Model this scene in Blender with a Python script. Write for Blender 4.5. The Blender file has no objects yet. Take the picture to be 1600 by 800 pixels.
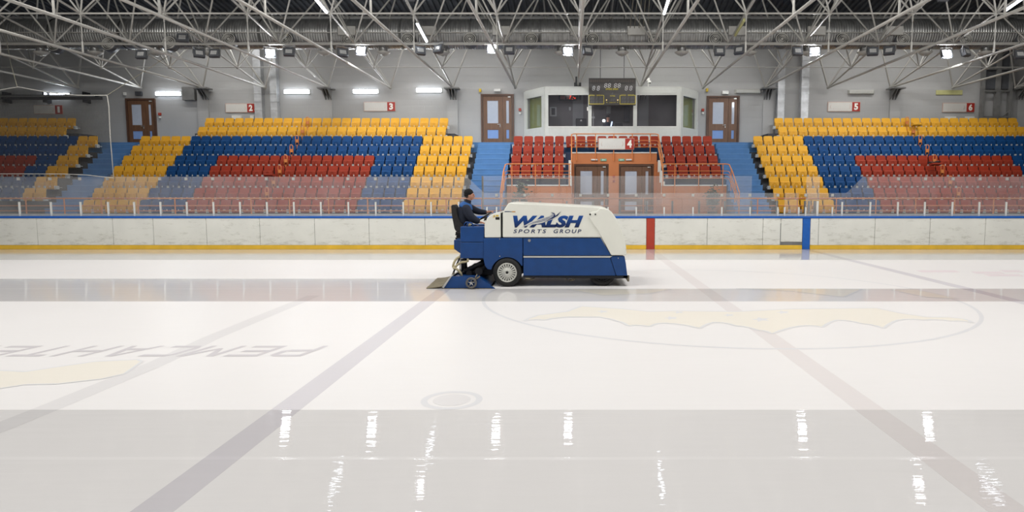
import bpy, bmesh, math, random
from mathutils import Vector, Matrix
random.seed(7)
PI = math.pi
# ------------------------------------------------------------ camera, world, lights, exposure
scn = bpy.context.scene
COL = scn.collection
F = 1060.0; H = 2.2; TH = math.atan(100 / F); CT = math.cos(TH); ST = math.sin(TH)
cam = bpy.data.cameras.new('camera'); camo = bpy.data.objects.new('camera', cam); COL.objects.link(camo)
cam.sensor_width = 36; cam.lens = F / 1600 * 36; cam.shift_x = -93 / 1600; cam.clip_end = 200
camo.location = (0, 0, H); camo.rotation_euler = (PI / 2 - TH, 0, 0)
scn.camera = camo
w = bpy.data.worlds.new('world'); scn.world = w; w.use_nodes = True
w.node_tree.nodes['Background'].inputs[0].default_value = (0.8, 0.85, 0.9, 1)
w.node_tree.nodes['Background'].inputs[1].default_value = 0.3
scn.view_settings.view_transform = 'Standard'; scn.view_settings.look = 'None'
scn.view_settings.exposure = 0.0; scn.view_settings.gamma = 1; scn.view_settings.use_curve_mapping = False


def area(name, loc, sx, sy, power, rot=(0, 0, 0), col=(1, 0.985, 0.96)):
    l = bpy.data.lights.new(name, 'AREA'); l.shape = 'RECTANGLE'; l.size = sx; l.size_y = sy
    l.energy = power; l.color = col
    o = bpy.data.objects.new(name, l); o.location = loc; o.rotation_euler = rot; COL.objects.link(o)
    return o


# first three rows: unseen roof lamps over the ice, above the frame
for lx in (-17, -6, 5, 16):
    area('unseen_light_bank', (lx, 20.5, 10.3), 6.0, 0.6, 520, (math.radians(28), 0, 0))
    area('unseen_light_bank', (lx, 12, 11.2), 6.0, 0.8, 560)
    area('unseen_light_bank', (lx, 4, 11.2), 6.0, 0.8, 420)
    area('unseen_light_bank', (lx, 32.9, 9.9), 8.0, 0.25, 210, (math.radians(4), 0, 0))  # added light hidden behind the duct, brightens the far wall


# ------------------------------------------------------------ pixel -> place
def P(px, py, D):
    u = (px - 893) / F; v = (py - 400) / F; t = D / (CT - v * ST)
    return Vector((u * t, D, H - t * (ST + v * CT)))


def G(px, py, z=0.0):
    v = (py - 400) / F; t = (H - z) / (ST + v * CT)
    return Vector(((px - 893) / F * t, t * (CT - v * ST), z))


# ------------------------------------------------------------ materials
def lin(c):
    return tuple(((x / 255) / 12.92 if x / 255 <= .04045 else ((x / 255 + .055) / 1.055) ** 2.4) for x in c) + (1,)


def mat(name, c, rough=.5, metal=0., var=.12, scale=6., bump=0., emis=0., ecol=None, bscale=None, spec=.5, stretch=(1, 1, 1)):
    m = bpy.data.materials.new(name); m.use_nodes = True
    nt = m.node_tree; b = nt.nodes['Principled BSDF']
    col = lin(c) if max(c) > 1 else tuple(c) + (1,)
    tc = nt.nodes.new('ShaderNodeTexCoord'); mp = nt.nodes.new('ShaderNodeMapping'); mp.inputs['Scale'].default_value = stretch
    nt.links.new(tc.outputs['Object'], mp.inputs[0])
    n = nt.nodes.new('ShaderNodeTexNoise'); n.inputs['Scale'].default_value = scale; n.inputs['Detail'].default_value = 4
    nt.links.new(mp.outputs[0], n.inputs['Vector'])
    mr = nt.nodes.new('ShaderNodeMapRange'); mr.inputs['From Min'].default_value = .3; mr.inputs['From Max'].default_value = .7
    mr.inputs['To Min'].default_value = 1 - var; mr.inputs['To Max'].default_value = 1 + var * .5
    nt.links.new(n.outputs['Fac'], mr.inputs['Value'])
    mx = nt.nodes.new('ShaderNodeMix'); mx.data_type = 'RGBA'; mx.blend_type = 'MULTIPLY'; mx.inputs[0].default_value = 1
    mx.inputs[6].default_value = col; nt.links.new(mr.outputs[0], mx.inputs[7])
    nt.links.new(mx.outputs[2], b.inputs['Base Color'])
    b.inputs['Roughness'].default_value = rough; b.inputs['Metallic'].default_value = metal
    b.inputs['Specular IOR Level'].default_value = spec
    if bump:
        bn = nt.nodes.new('ShaderNodeBump'); bn.inputs['Strength'].default_value = bump; bn.inputs['Distance'].default_value = .01
        n2 = nt.nodes.new('ShaderNodeTexNoise'); n2.inputs['Scale'].default_value = bscale or scale * 4
        nt.links.new(mp.outputs[0], n2.inputs['Vector'])
        nt.links.new(n2.outputs['Fac'], bn.inputs['Height']); nt.links.new(bn.outputs[0], b.inputs['Normal'])
    if emis:
        b.inputs['Emission Color'].default_value = lin(ecol) if ecol else col
        b.inputs['Emission Strength'].default_value = emis
    return m


def glass_mat(name, haze, tint=(1, 1, 1), gloss=.5, hazecol=(235, 235, 235)):  # haze: pale diffuse veil standing for dirt and reflections on the glass
    m = bpy.data.materials.new(name); m.use_nodes = True; nt = m.node_tree; nt.nodes.clear()
    out = nt.nodes.new('ShaderNodeOutputMaterial'); tr = nt.nodes.new('ShaderNodeBsdfTransparent'); tr.inputs[0].default_value = tint + (1,)
    df = nt.nodes.new('ShaderNodeBsdfDiffuse'); df.inputs[0].default_value = lin(hazecol)
    gl = nt.nodes.new('ShaderNodeBsdfGlossy'); gl.inputs['Roughness'].default_value = .04
    tc = nt.nodes.new('ShaderNodeTexCoord'); n = nt.nodes.new('ShaderNodeTexNoise'); n.inputs['Scale'].default_value = 1.3; n.inputs['Detail'].default_value = 5
    nt.links.new(tc.outputs['Object'], n.inputs['Vector'])
    mr = nt.nodes.new('ShaderNodeMapRange'); mr.inputs['From Min'].default_value = .3; mr.inputs['From Max'].default_value = .75
    mr.inputs['To Min'].default_value = haze * .75; mr.inputs['To Max'].default_value = haze * 1.3; nt.links.new(n.outputs[0], mr.inputs[0])
    m1 = nt.nodes.new('ShaderNodeMixShader'); m2 = nt.nodes.new('ShaderNodeMixShader')
    nt.links.new(mr.outputs[0], m1.inputs[0]); nt.links.new(tr.outputs[0], m1.inputs[1]); nt.links.new(df.outputs[0], m1.inputs[2])
    fr = nt.nodes.new('ShaderNodeFresnel'); fr.inputs[0].default_value = 1.4
    ml = nt.nodes.new('ShaderNodeMath'); ml.operation = 'MULTIPLY'; ml.inputs[1].default_value = gloss
    nt.links.new(fr.outputs[0], ml.inputs[0]); nt.links.new(ml.outputs[0], m2.inputs[0])
    nt.links.new(m1.outputs[0], m2.inputs[1]); nt.links.new(gl.outputs[0], m2.inputs[2]); nt.links.new(m2.outputs[0], out.inputs[0])
    return m


Y_WET1 = (G(0, 471).y, G(0, 451).y)      # older wet strip
Y_WET2 = (G(0, 451).y - .02, G(0, 435.5).y)     # strip just laid by the machine (left of it)
Y_NEAR = G(0, 640).y; Y_FAR = G(0, 406.5).y


def ice_mat(name, c, var=.03):
    """ice: matt frosted ice with strips of fresh water film (position of the strips is where the machine went)"""
    m = bpy.data.materials.new(name); m.use_nodes = True; nt = m.node_tree; L = nt.links
    b = nt.nodes['Principled BSDF']; b.inputs['IOR'].default_value = 1.31
    g = nt.nodes.new('ShaderNodeNewGeometry'); sp = nt.nodes.new('ShaderNodeSeparateXYZ'); L.new(g.outputs['Position'], sp.inputs[0])

    def math_(op, a, b_=None, clamp=False):
        n = nt.nodes.new('ShaderNodeMath'); n.operation = op; n.use_clamp = clamp
        for i, q in enumerate((a, b_)):
            if q is None: continue
            if isinstance(q, (int, float)): n.inputs[i].default_value = q
            else: L.new(q, n.inputs[i])
        return n.outputs[0]
    # slightly wavy edge of the strips
    en = nt.nodes.new('ShaderNodeTexNoise'); en.inputs['Scale'].default_value = .35; L.new(g.outputs['Position'], en.inputs['Vector'])
    yw = math_('ADD', sp.outputs[1], math_('MULTIPLY', math_('SUBTRACT', en.outputs['Fac'], .5), .06))
    yr = sp.outputs[1]

    def band(y, lo, hi, soft=.03):
        a = math_('DIVIDE', math_('SUBTRACT', y, lo), soft, True); c2 = math_('DIVIDE', math_('SUBTRACT', hi, y), soft, True)
        return math_('MULTIPLY', a, c2)
    w1 = band(yw, *Y_WET1)
    w2 = math_('MULTIPLY', band(yw, *Y_WET2), math_('LESS_THAN', sp.outputs[0], -3.15))
    w3 = math_('DIVIDE', math_('SUBTRACT', Y_NEAR, yr), .012, True)
    w4 = math_('DIVIDE', math_('SUBTRACT', yw, Y_FAR), .2, True)
    # ridges between neighbouring passes inside the near strip: thin frosted lines
    r1 = band(yw, G(0, 716).y - .035, G(0, 716).y + .035, .01)
    wet = math_('MAXIMUM', math_('MAXIMUM', w1, w2), math_('MAXIMUM', math_('MULTIPLY', w3, math_('SUBTRACT', 1, math_('MULTIPLY', r1, math_('MULTIPLY', en.outputs['Fac'], .6)))), w4))
    # fine grain
    mp = nt.nodes.new('ShaderNodeMapping'); mp.inputs['Scale'].default_value = (.6, 6, 1); L.new(g.outputs['Position'], mp.inputs[0])
    n = nt.nodes.new('ShaderNodeTexNoise'); n.inputs['Scale'].default_value = 2.2; n.inputs['Detail'].default_value = 6; L.new(mp.outputs[0], n.inputs['Vector'])
    nl = nt.nodes.new('ShaderNodeTexNoise'); nl.inputs['Scale'].default_value = .25; nl.inputs['Detail'].default_value = 3; L.new(g.outputs['Position'], nl.inputs['Vector'])
    v = math_('ADD', math_('MULTIPLY', math_('SUBTRACT', n.outputs[0], .5), var), math_('MULTIPLY', math_('SUBTRACT', nl.outputs[0], .5), .05))
    vv = math_('ADD', v, math_('SUBTRACT', 1, math_('MULTIPLY', wet, .13)))
    mx = nt.nodes.new('ShaderNodeMix'); mx.data_type = 'RGBA'; mx.blend_type = 'MULTIPLY'; mx.inputs[0].default_value = 1
    mx.inputs[6].default_value = lin(c); cc = nt.nodes.new('ShaderNodeCombineColor')
    for i in range(3): L.new(vv, cc.inputs[i])
    L.new(cc.outputs[0], mx.inputs[7]); L.new(mx.outputs[2], b.inputs['Base Color'])
    ro = math_('SUBTRACT', .42, math_('MULTIPLY', wet, .408)); L.new(ro, b.inputs['Roughness'])
    # streaky micro relief of the water film
    mp2 = nt.nodes.new('ShaderNodeMapping'); mp2.inputs['Scale'].default_value = (.55, 6.5, 1); L.new(g.outputs['Position'], mp2.inputs[0])
    n3 = nt.nodes.new('ShaderNodeTexNoise'); n3.inputs['Scale'].default_value = 1.6; n3.inputs['Detail'].default_value = 3; n3.inputs['Roughness'].default_value = .5
    L.new(mp2.outputs[0], n3.inputs['Vector'])
    bn = nt.nodes.new('ShaderNodeBump'); bn.inputs['Distance'].default_value = .0026; bn.inputs['Strength'].default_value = .8
    L.new(n3.outputs[0], bn.inputs['Height']); L.new(bn.outputs[0], b.inputs['Normal'])
    return m


def wall_mat():
    m = mat('painted_block', (168, 168, 167), .8, var=.07, scale=.5); nt = m.node_tree
    b = nt.nodes['Principled BSDF']; g = nt.nodes.new('ShaderNodeNewGeometry'); mp = nt.nodes.new('ShaderNodeMapping')
    mp.inputs['Rotation'].default_value = (PI / 2, 0, 0)
    nt.links.new(g.outputs['Position'], mp.inputs[0])
    br = nt.nodes.new('ShaderNodeTexBrick'); br.inputs['Scale'].default_value = 1; br.inputs['Brick Width'].default_value = .6; br.inputs['Row Height'].default_value = .3
    br.inputs['Mortar Size'].default_value = .012; nt.links.new(mp.outputs[0], br.inputs[0])
    bn = nt.nodes.new('ShaderNodeBump'); bn.invert = True; bn.inputs['Strength'].default_value = .5; bn.inputs['Distance'].default_value = .01
    nt.links.new(br.outputs['Fac'], bn.inputs['Height']); nt.links.new(bn.outputs[0], b.inputs['Normal'])
    return m


def board_mat():
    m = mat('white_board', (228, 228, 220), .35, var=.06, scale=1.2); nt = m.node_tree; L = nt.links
    b = nt.nodes['Principled BSDF']; src = b.inputs['Base Color'].links[0].from_socket
    g = nt.nodes.new('ShaderNodeNewGeometry')
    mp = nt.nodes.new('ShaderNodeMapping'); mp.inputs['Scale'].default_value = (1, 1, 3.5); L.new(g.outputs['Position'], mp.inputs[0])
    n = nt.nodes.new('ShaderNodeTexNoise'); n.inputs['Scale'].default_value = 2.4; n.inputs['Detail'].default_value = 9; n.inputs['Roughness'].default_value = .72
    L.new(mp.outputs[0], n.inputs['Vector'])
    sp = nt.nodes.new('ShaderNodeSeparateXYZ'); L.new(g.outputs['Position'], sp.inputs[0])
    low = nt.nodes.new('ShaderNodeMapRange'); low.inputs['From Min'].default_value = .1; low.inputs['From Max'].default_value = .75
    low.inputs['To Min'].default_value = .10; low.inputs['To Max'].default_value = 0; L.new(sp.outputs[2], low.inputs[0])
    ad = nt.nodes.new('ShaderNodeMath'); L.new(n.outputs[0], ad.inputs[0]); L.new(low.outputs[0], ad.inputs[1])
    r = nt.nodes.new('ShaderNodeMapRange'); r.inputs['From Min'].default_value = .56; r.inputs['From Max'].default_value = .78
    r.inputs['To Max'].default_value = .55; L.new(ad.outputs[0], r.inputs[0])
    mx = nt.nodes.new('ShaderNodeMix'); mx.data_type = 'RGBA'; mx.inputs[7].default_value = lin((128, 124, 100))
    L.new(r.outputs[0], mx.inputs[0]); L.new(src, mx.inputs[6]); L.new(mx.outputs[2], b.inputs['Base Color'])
    return m


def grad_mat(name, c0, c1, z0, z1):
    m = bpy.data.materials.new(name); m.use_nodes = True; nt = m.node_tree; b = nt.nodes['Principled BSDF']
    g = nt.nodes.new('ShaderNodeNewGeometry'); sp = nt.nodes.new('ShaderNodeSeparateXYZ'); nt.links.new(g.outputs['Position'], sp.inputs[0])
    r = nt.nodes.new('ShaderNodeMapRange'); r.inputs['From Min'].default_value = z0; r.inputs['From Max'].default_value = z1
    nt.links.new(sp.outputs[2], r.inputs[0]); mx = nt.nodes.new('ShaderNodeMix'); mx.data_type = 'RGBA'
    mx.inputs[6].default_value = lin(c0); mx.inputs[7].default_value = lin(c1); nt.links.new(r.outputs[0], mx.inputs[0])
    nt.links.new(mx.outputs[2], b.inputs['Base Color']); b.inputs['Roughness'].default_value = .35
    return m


M = dict(
    ice=ice_mat('ice', (240, 237, 235)), ice_red=ice_mat('ice_red_paint', (231, 225, 223)), ice_blue=ice_mat('ice_blue_paint', (217, 213, 216)),
    ice_faint=ice_mat('ice_faint_paint', (228, 225, 224)), ice_cream=ice_mat('ice_cream_paint', (240, 234, 222)), ice_grey=ice_mat('ice_grey_paint', (229, 228, 228)),
    ice_pink=ice_mat('ice_pink_paint', (238, 226, 228)), ice_ring=ice_mat('ice_ring_paint', (226, 225, 226)), ice_letter=ice_mat('ice_letter_paint', (212, 207, 209)),
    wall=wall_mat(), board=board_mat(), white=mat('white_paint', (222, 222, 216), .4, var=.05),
    conc=mat('concrete', (120, 121, 122), .85, var=.2, scale=3, bump=.3), dark_conc=mat('dark_tier', (62, 64, 68), .8, var=.3, scale=4, bump=.3),
    ceil=mat('roof_sheet', (70, 74, 80), .55, .3, var=.3, scale=1.5), steel=mat('painted_steel', (166, 164, 158), .42, 0, var=.14, scale=3),
    steel_d=mat('dim_steel', (120, 120, 118), .5, 0, var=.2, scale=3), galvl=mat('bright_galvanised', (196, 198, 200), .35, .35, var=.3, scale=2.5), galv=mat('galvanised', (150, 150, 148), .38, .75, var=.25, scale=2.5, stretch=(3, 1, 1)),
    kick=mat('yellow_kick', (232, 188, 60), .3, var=.14, scale=2), cap=mat('blue_cap', (12, 92, 186), .35, var=.1), redst=mat('red_stripe', (178, 62, 44), .4, var=.1),
    bluest=mat('blue_stripe', (24, 96, 184), .4, var=.15), yel=mat('yellow_plastic', (216, 162, 44), .6, spec=.3, var=.08, scale=3), yel2=mat('yellow_plastic_pan', (212, 156, 44), .6, spec=.3, var=.1, scale=9),
    blu=mat('blue_plastic', (2, 60, 112), .6, spec=.25, var=.1, scale=3), blu2=mat('blue_plastic_pan', (6, 64, 116), .6, spec=.25, var=.15, scale=9),
    red=mat('red_plastic', (144, 46, 24), .6, spec=.25, var=.1, scale=3), red2=mat('red_plastic_pan', (144, 50, 30), .6, spec=.25, var=.15, scale=9),
    brk=mat('seat_bracket', (198, 200, 198), .4, .1, var=.1), num=mat('number_plate', (214, 214, 210), .5, var=.03),
    carpet=mat('blue_stair_covering', (80, 124, 172), .85, var=.12, scale=3, bump=.4, bscale=60), carpet2=mat('blue_stair_nosing', (94, 138, 184), .8, var=.08),
    navy=mat('navy_slab', (46, 58, 84), .8, var=.15), orange=mat('orange_wall', (190, 118, 72), .75, var=.07, scale=2), orail=mat('orange_rail', (212, 130, 70), .4, var=.1),
    wood=mat('dark_wood', (104, 72, 50), .45, var=.25, scale=3, stretch=(6, 1, .6)), woodf=mat('dark_wood_frame', (84, 56, 40), .45, var=.2, scale=4),
    dglass=mat('door_glass_grey', (176, 184, 198), .15, var=.05), dglassb=mat('door_glass_blue', (128, 158, 208), .15, var=.05),
    chrome=mat('chrome', (200, 200, 200), .2, 1, var=.05), black=mat('black_plastic', (22, 22, 24), .45, var=.2), rubber=mat('tyre_rubber', (28, 28, 28), .7, var=.2, bump=.3),
    glass=glass_mat('rink_glass', .105), glass_e=glass_mat('glass_edge', .12), bglass=glass_mat('booth_glass', .10, (.88, .88, .9), .9, (120, 120, 125)), sglass=glass_mat('side_glass', .03, (.97, .97, .97), .4),
    mblue=mat('machine_blue', (12, 66, 128), .35, var=.12, scale=5), mwhite=mat('machine_white', (234, 234, 224), .32, var=.03, scale=3),
    mdark=mat('machine_dark', (30, 32, 38), .6, .2, var=.3), hose=mat('cream_hose', (188, 176, 140), .5, var=.15), mat_=mat('worn_mat', (134, 124, 100), .8, var=.3, scale=9),
    alum=mat('aluminium', (206, 206, 202), .35, .5, var=.08), rim=mat('wheel_rim', (206, 206, 198), .35, .2, var=.05), dirtsteel=mat('dirty_steel', (120, 112, 96), .5, .4, var=.35, scale=14),
    skin=mat('skin', (196, 142, 116), .55, var=.06), jacket=mat('navy_jacket', (24, 32, 50), .8, var=.25, scale=9, bump=.5), yoke=mat('blue_yoke', (36, 92, 160), .75, var=.12, scale=9, bump=.4),
    knit=mat('black_knit', (20, 20, 21), .9, var=.3, scale=40, bump=.6), seatfab=mat('seat_fabric', (40, 38, 38), .8, var=.3, scale=20),
    lampw=mat('lamp_tube_light', (255, 255, 255), .4, emis=9, ecol=(236, 244, 255)), flood=mat('flood_light', (255, 255, 255), .4, emis=110, ecol=(246, 248, 255)),
    lamp_off=mat('unlit_tube', (176, 176, 170), .4, var=.05), lamp_y=mat('unlit_yellowed_tube', (188, 186, 130), .5, var=.1), floodoff=mat('flood_glass_unlit', (190, 190, 188), .15, .2, var=.15, scale=15),
    house=mat('grey_housing', (86, 88, 92), .5, .2, var=.15), sign=mat('sign_face', (206, 204, 198), .5, var=.04, scale=3), signred=mat('sign_red', (160, 36, 22), .5, var=.06),
    signfr=mat('sign_frame', (196, 170, 158), .5, var=.1), faint=mat('faded_print', (206, 170, 160), .6, var=.05), digit=mat('white_digits', (238, 236, 228), .5, var=.02),
    sb=mat('scoreboard_face', (46, 40, 36), .3, var=.12, scale=2), seg=mat('segment_white', (216, 216, 216), .4, var=.02), segd=mat('segment_dim', (92, 92, 96), .4, var=.02),
    sby=mat('scoreboard_yellow', (214, 196, 44), .5, var=.04), amber=mat('amber_lamp', (255, 220, 150), .4, emis=.6), sbbrown=mat('segment_brown', (92, 70, 56), .5, var=.05),
    booth=mat('booth_white', (204, 206, 200), .45, var=.04), boothin=mat('booth_inner_wall', (140, 136, 134), .85, var=.1, scale=2), green=mat('green_blind', (140, 158, 90), .8, var=.12, scale=3, stretch=(5, 5, .3)),
    ledred=mat('led_red', (255, 60, 30), .4, emis=1.6, ecol=(255, 70, 30)), pinkp=mat('pink_panel', (178, 118, 104), .5, var=.05), screen=mat('lit_screen', (200, 220, 255), .4, emis=2.2),
    leaf=mat('dark_leaf', (40, 58, 36), .5, var=.4, scale=9), pot=mat('plant_pot', (70, 64, 58), .7, var=.1), bark=mat('plant_stem', (84, 66, 46), .8, var=.2),
    net=mat('net_cord', (60, 60, 60), .8), rope=mat('white_rope', (190, 188, 180), .7, var=.1), cable=mat('thin_cable', (150, 146, 128), .6), redal=mat('red_alarm', (170, 60, 44), .5, var=.1),
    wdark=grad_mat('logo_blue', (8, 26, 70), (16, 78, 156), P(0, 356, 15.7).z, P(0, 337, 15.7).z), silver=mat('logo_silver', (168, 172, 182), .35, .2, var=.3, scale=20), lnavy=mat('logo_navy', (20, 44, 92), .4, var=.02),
    stick=mat('yellow_sticker', (222, 190, 60), .5, var=.1), orst=mat('orange_sticker', (214, 160, 90), .5),
)


# ------------------------------------------------------------ mesh builder
class MB:
    def __init__(s): s.v = []; s.f = []; s.sm = []

    def add(s, vs, fs, smooth=False):
        n = len(s.v); s.v += [tuple(q) for q in vs]
        for f in fs: s.f.append([i + n for i in f]); s.sm.append(smooth)
        return s

    def box(s, x0, x1, y0, y1, z0, z1):
        vs = [(x, y, z) for x in (x0, x1) for y in (y0, y1) for z in (z0, z1)]
        return s.add(vs, [(0, 1, 3, 2), (4, 6, 7, 5), (0, 4, 5, 1), (2, 3, 7, 6), (0, 2, 6, 4), (1, 5, 7, 3)])

    def prism(s, pts, y0, y1, smooth=False):      # pts in x,z
        a = sum(pts[i][0] * pts[(i + 1) % len(pts)][1] - pts[(i + 1) % len(pts)][0] * pts[i][1] for i in range(len(pts)))
        if a < 0: pts = pts[::-1]
        n = len(pts)
        vs = [(p[0], y0, p[1]) for p in pts] + [(p[0], y1, p[1]) for p in pts]
        fs = [list(range(n)), list(range(2 * n - 1, n - 1, -1))] + [(i, i + n, (i + 1) % n + n, (i + 1) % n) for i in range(n)]
        return s.add(vs, fs, smooth)

    def slab(s, pts, z0, z1):                     # pts in x,y
        a = sum(pts[i][0] * pts[(i + 1) % len(pts)][1] - pts[(i + 1) % len(pts)][0] * pts[i][1] for i in range(len(pts)))
        if a < 0: pts = pts[::-1]
        n = len(pts)
        vs = [(p[0], p[1], z0) for p in pts] + [(p[0], p[1], z1) for p in pts]
        fs = [list(range(n))[::-1], list(range(n, 2 * n))] + [(i, (i + 1) % n, (i + 1) % n + n, i + n) for i in range(n)]
        return s.add(vs, fs)

    def cyl(s, p0, p1, r0, r1=None, n=10, smooth=True, caps=True):
        p0 = Vector(p0); p1 = Vector(p1); r1 = r0 if r1 is None else r1
        d = (p1 - p0).normalized(); a = d.orthogonal().normalized(); b = d.cross(a)
        vs = []
        for p, r in ((p0, r0), (p1, r1)):
            for i in range(n):
                t = 2 * PI * i / n; vs.append(p + a * math.cos(t) * r + b * math.sin(t) * r)
        s.add(vs, [(i, (i + 1) % n, (i + 1) % n + n, i + n) for i in range(n)], smooth)
        if caps:
            m = len(s.v) - 2 * n; s.f.append([m + i for i in range(n)][::-1]); s.sm.append(False)
            s.f.append([m + n + i for i in range(n)]); s.sm.append(False)
        return s

    def tube(s, pts, r, n=8):
        pts = [Vector(p) for p in pts]; ring = []
        up = Vector((0.13, .3, .95)).normalized()
        for i, p in enumerate(pts):
            d = (pts[min(i + 1, len(pts) - 1)] - pts[max(i - 1, 0)]).normalized()
            a = d.cross(up)
            if a.length < .05: a = d.cross(Vector((1, 0, 0)))
            a.normalize(); b = d.cross(a)
            rr = r[i] if isinstance(r, (list, tuple)) else r
            ring += [p + a * math.cos(2 * PI * k / n) * rr + b * math.sin(2 * PI * k / n) * rr for k in range(n)]
        fs = []
        for i in range(len(pts) - 1):
            for k in range(n): fs.append((i * n + k, i * n + (k + 1) % n, (i + 1) * n + (k + 1) % n, (i + 1) * n + k))
        fs.append(list(range(n))[::-1]); fs.append([(len(pts) - 1) * n + k for k in range(n)])
        return s.add(ring, fs, True)

    def lathe(s, prof, c, axis='Y', n=24):        # prof: (radius, along)
        c = Vector(c); vs = []
        for r, a in prof:
            for i in range(n):
                t = 2 * PI * i / n; x = r * math.cos(t); y = r * math.sin(t)
                vs.append(c + (Vector((x, a, y)) if axis == 'Y' else Vector((x, y, a)) if axis == 'Z' else Vector((a, x, y))))
        fs = []
        for j in range(len(prof) - 1):
            for i in range(n): fs.append((j * n + i, j * n + (i + 1) % n, (j + 1) * n + (i + 1) % n, (j + 1) * n + i))
        return s.add(vs, fs, True)

    def ell(s, c, rx, ry, rz, n=12, m=8):
        c = Vector(c); vs = []
        for j in range(m + 1):
            ph = PI * j / m
            for i in range(n):
                t = 2 * PI * i / n; vs.append(c + Vector((rx * math.sin(ph) * math.cos(t), ry * math.sin(ph) * math.sin(t), rz * math.cos(ph))))
        fs = [(j * n + i, (j + 1) * n + i, (j + 1) * n + (i + 1) % n, j * n + (i + 1) % n) for j in range(m) for i in range(n)]
        return s.add(vs, fs, True)

    def mesh(s, name, material, offset=(0, 0, 0), fix=True):
        me = bpy.data.meshes.new(name); o = Vector(offset)
        me.from_pydata([tuple(Vector(v) - o) for v in s.v], [], s.f)
        me.polygons.foreach_set('use_smooth', s.sm)
        if fix:
            bm = bmesh.new(); bm.from_mesh(me); bmesh.ops.remove_doubles(bm, verts=bm.verts, dist=1e-5)
            bmesh.ops.recalc_face_normals(bm, faces=bm.faces); bm.to_mesh(me); bm.free()
        me.materials.append(material); me.update()
        return me


def wloc(o):
    v = Vector((0, 0, 0))
    while o: v += Vector(o.location); o = o.parent
    return v


def obj(name, mb, material, parent=None, bevel=0, seg=2, fix=True):
    """one mesh object from world coordinates"""
    off = wloc(parent) if parent else Vector((0, 0, 0))
    o = bpy.data.objects.new(name, mb.mesh(name, material, off, fix)); COL.objects.link(o)
    o.parent = parent
    if bevel:
        bv = o.modifiers.new('bevel', 'BEVEL'); bv.width = bevel; bv.segments = seg; bv.limit_method = 'ANGLE'; bv.angle_limit = math.radians(35)
        for p in o.data.polygons: p.use_smooth = True
        bv.harden_normals = True
    return o


def tag(o, label=None, cat=None, group=None, kind=None):
    if label: o['label'] = label
    if cat: o['category'] = cat
    if group: o['group'] = group
    if kind: o['kind'] = kind
    return o


def thing(name, label, cat, loc=(0, 0, 0), group=None, kind=None):
    o = bpy.data.objects.new(name, None); COL.objects.link(o); o.location = loc; o.empty_display_size = .2
    return tag(o, label, cat, group, kind)


def place(o, parent=None):       # set an already built object's parent keeping world coordinates
    o.parent = parent
    return o


_unit = {}


def rod(name, p0, p1, r, m, parent, n=8):
    """a straight round bar: shared unit mesh, own object"""
    key = (m.name, n)
    if key not in _unit:
        _unit[key] = MB().cyl((0, 0, 0), (0, 0, 1), 1, n=n).mesh('rod_' + m.name, m)
    o = bpy.data.objects.new(name, _unit[key]); COL.objects.link(o)
    off = wloc(parent) if parent else Vector((0, 0, 0))
    p0 = Vector(p0); p1 = Vector(p1); d = p1 - p0
    q = d.to_track_quat('Z', 'Y')
    o.parent = parent; o.rotation_mode = 'QUATERNION'; o.location = p0 - off; o.rotation_quaternion = q; o.scale = (r, r, d.length)
    return o


_txtcache = {}


def text_mesh(s, shear=0., bold=0., spacing=1.):
    key = (s, shear, bold, spacing)
    if key in _txtcache: return _txtcache[key]
    c = bpy.data.curves.new('t', 'FONT'); c.body = s; c.shear = shear; c.offset = bold; c.space_character = spacing
    c.resolution_u = 3; c.extrude = .02
    o = bpy.data.objects.new('t', c); COL.objects.link(o)
    bpy.context.view_layer.update()
    dg = bpy.context.evaluated_depsgraph_get()
    me = bpy.data.meshes.new_from_object(o.evaluated_get(dg))
    bpy.data.objects.remove(o); bpy.data.curves.remove(c)
    bm = bmesh.new(); bm.from_mesh(me); bmesh.ops.dissolve_degenerate(bm, dist=1e-5, edges=bm.edges); bmesh.ops.triangulate(bm, faces=[f for f in bm.faces if len(f.verts) > 3]); bm.to_mesh(me); bm.free()
    vs = [v.co.copy() for v in me.vertices]; fs = [list(p.vertices) for p in me.polygons]; bpy.data.meshes.remove(me)
    _txtcache[key] = (vs, fs)
    return vs, fs


def fit_text(name, s, x0, x1, z0, z1, y, m, parent, shear=0., bold=0., spacing=1., depth=.006, facing='front', **k):
    vs, fs = text_mesh(s, shear, bold, spacing)
    ax = min(v.x for v in vs); bx = max(v.x for v in vs); ay = min(v.y for v in vs); by = max(v.y for v in vs)
    mb = MB(); out = []
    for v in vs:
        tx = x0 + (v.x - ax) / (bx - ax) * (x1 - x0); tz = z0 + (v.y - ay) / (by - ay) * (z1 - z0)
        dd = (v.z / .02) * .5 * depth
        out.append((tx, y - dd, tz) if facing == 'front' else (tx, tz, y + dd))
    mb.add(out, fs)
    return obj(name, mb, m, parent, fix=False, **k)


# ------------------------------------------------------------ the hall
WY = 35.3; BY = 26.05           # far wall, inner face of the far boards
XL, XR, YN = -29.0, 33.0, -9.0
fl = MB().box(XL, XR, YN, BY, -.2, -.1); gx_, gy_ = 31, 18
fl.add([(XL + (XR - XL) * i / gx_, YN + (BY - YN) * j / gy_, 0) for j in range(gy_ + 1) for i in range(gx_ + 1)],
       [(j * (gx_ + 1) + i, j * (gx_ + 1) + i + 1, (j + 1) * (gx_ + 1) + i + 1, (j + 1) * (gx_ + 1) + i) for j in range(gy_) for i in range(gx_)])
floor = tag(obj('floor', fl, M['ice'], fix=False), kind='structure')
wk = MB().box(XL, XR, BY + .02, WY, -.2, 1.0); tag(obj('trim_1', wk, M['conc']), kind='structure')     # raised walkway behind the boards
tag(obj('wall_far', MB().box(XL, XR, WY, WY + .3, -.2, 11.6), M['wall']), kind='structure')
tag(obj('wall_left', MB().prism([(YN, -.2), (WY, -.2), (WY, 11.6), (12, 15.4), (YN, 12)], XL - .3, XL), M['wall']), kind='structure')
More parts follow.
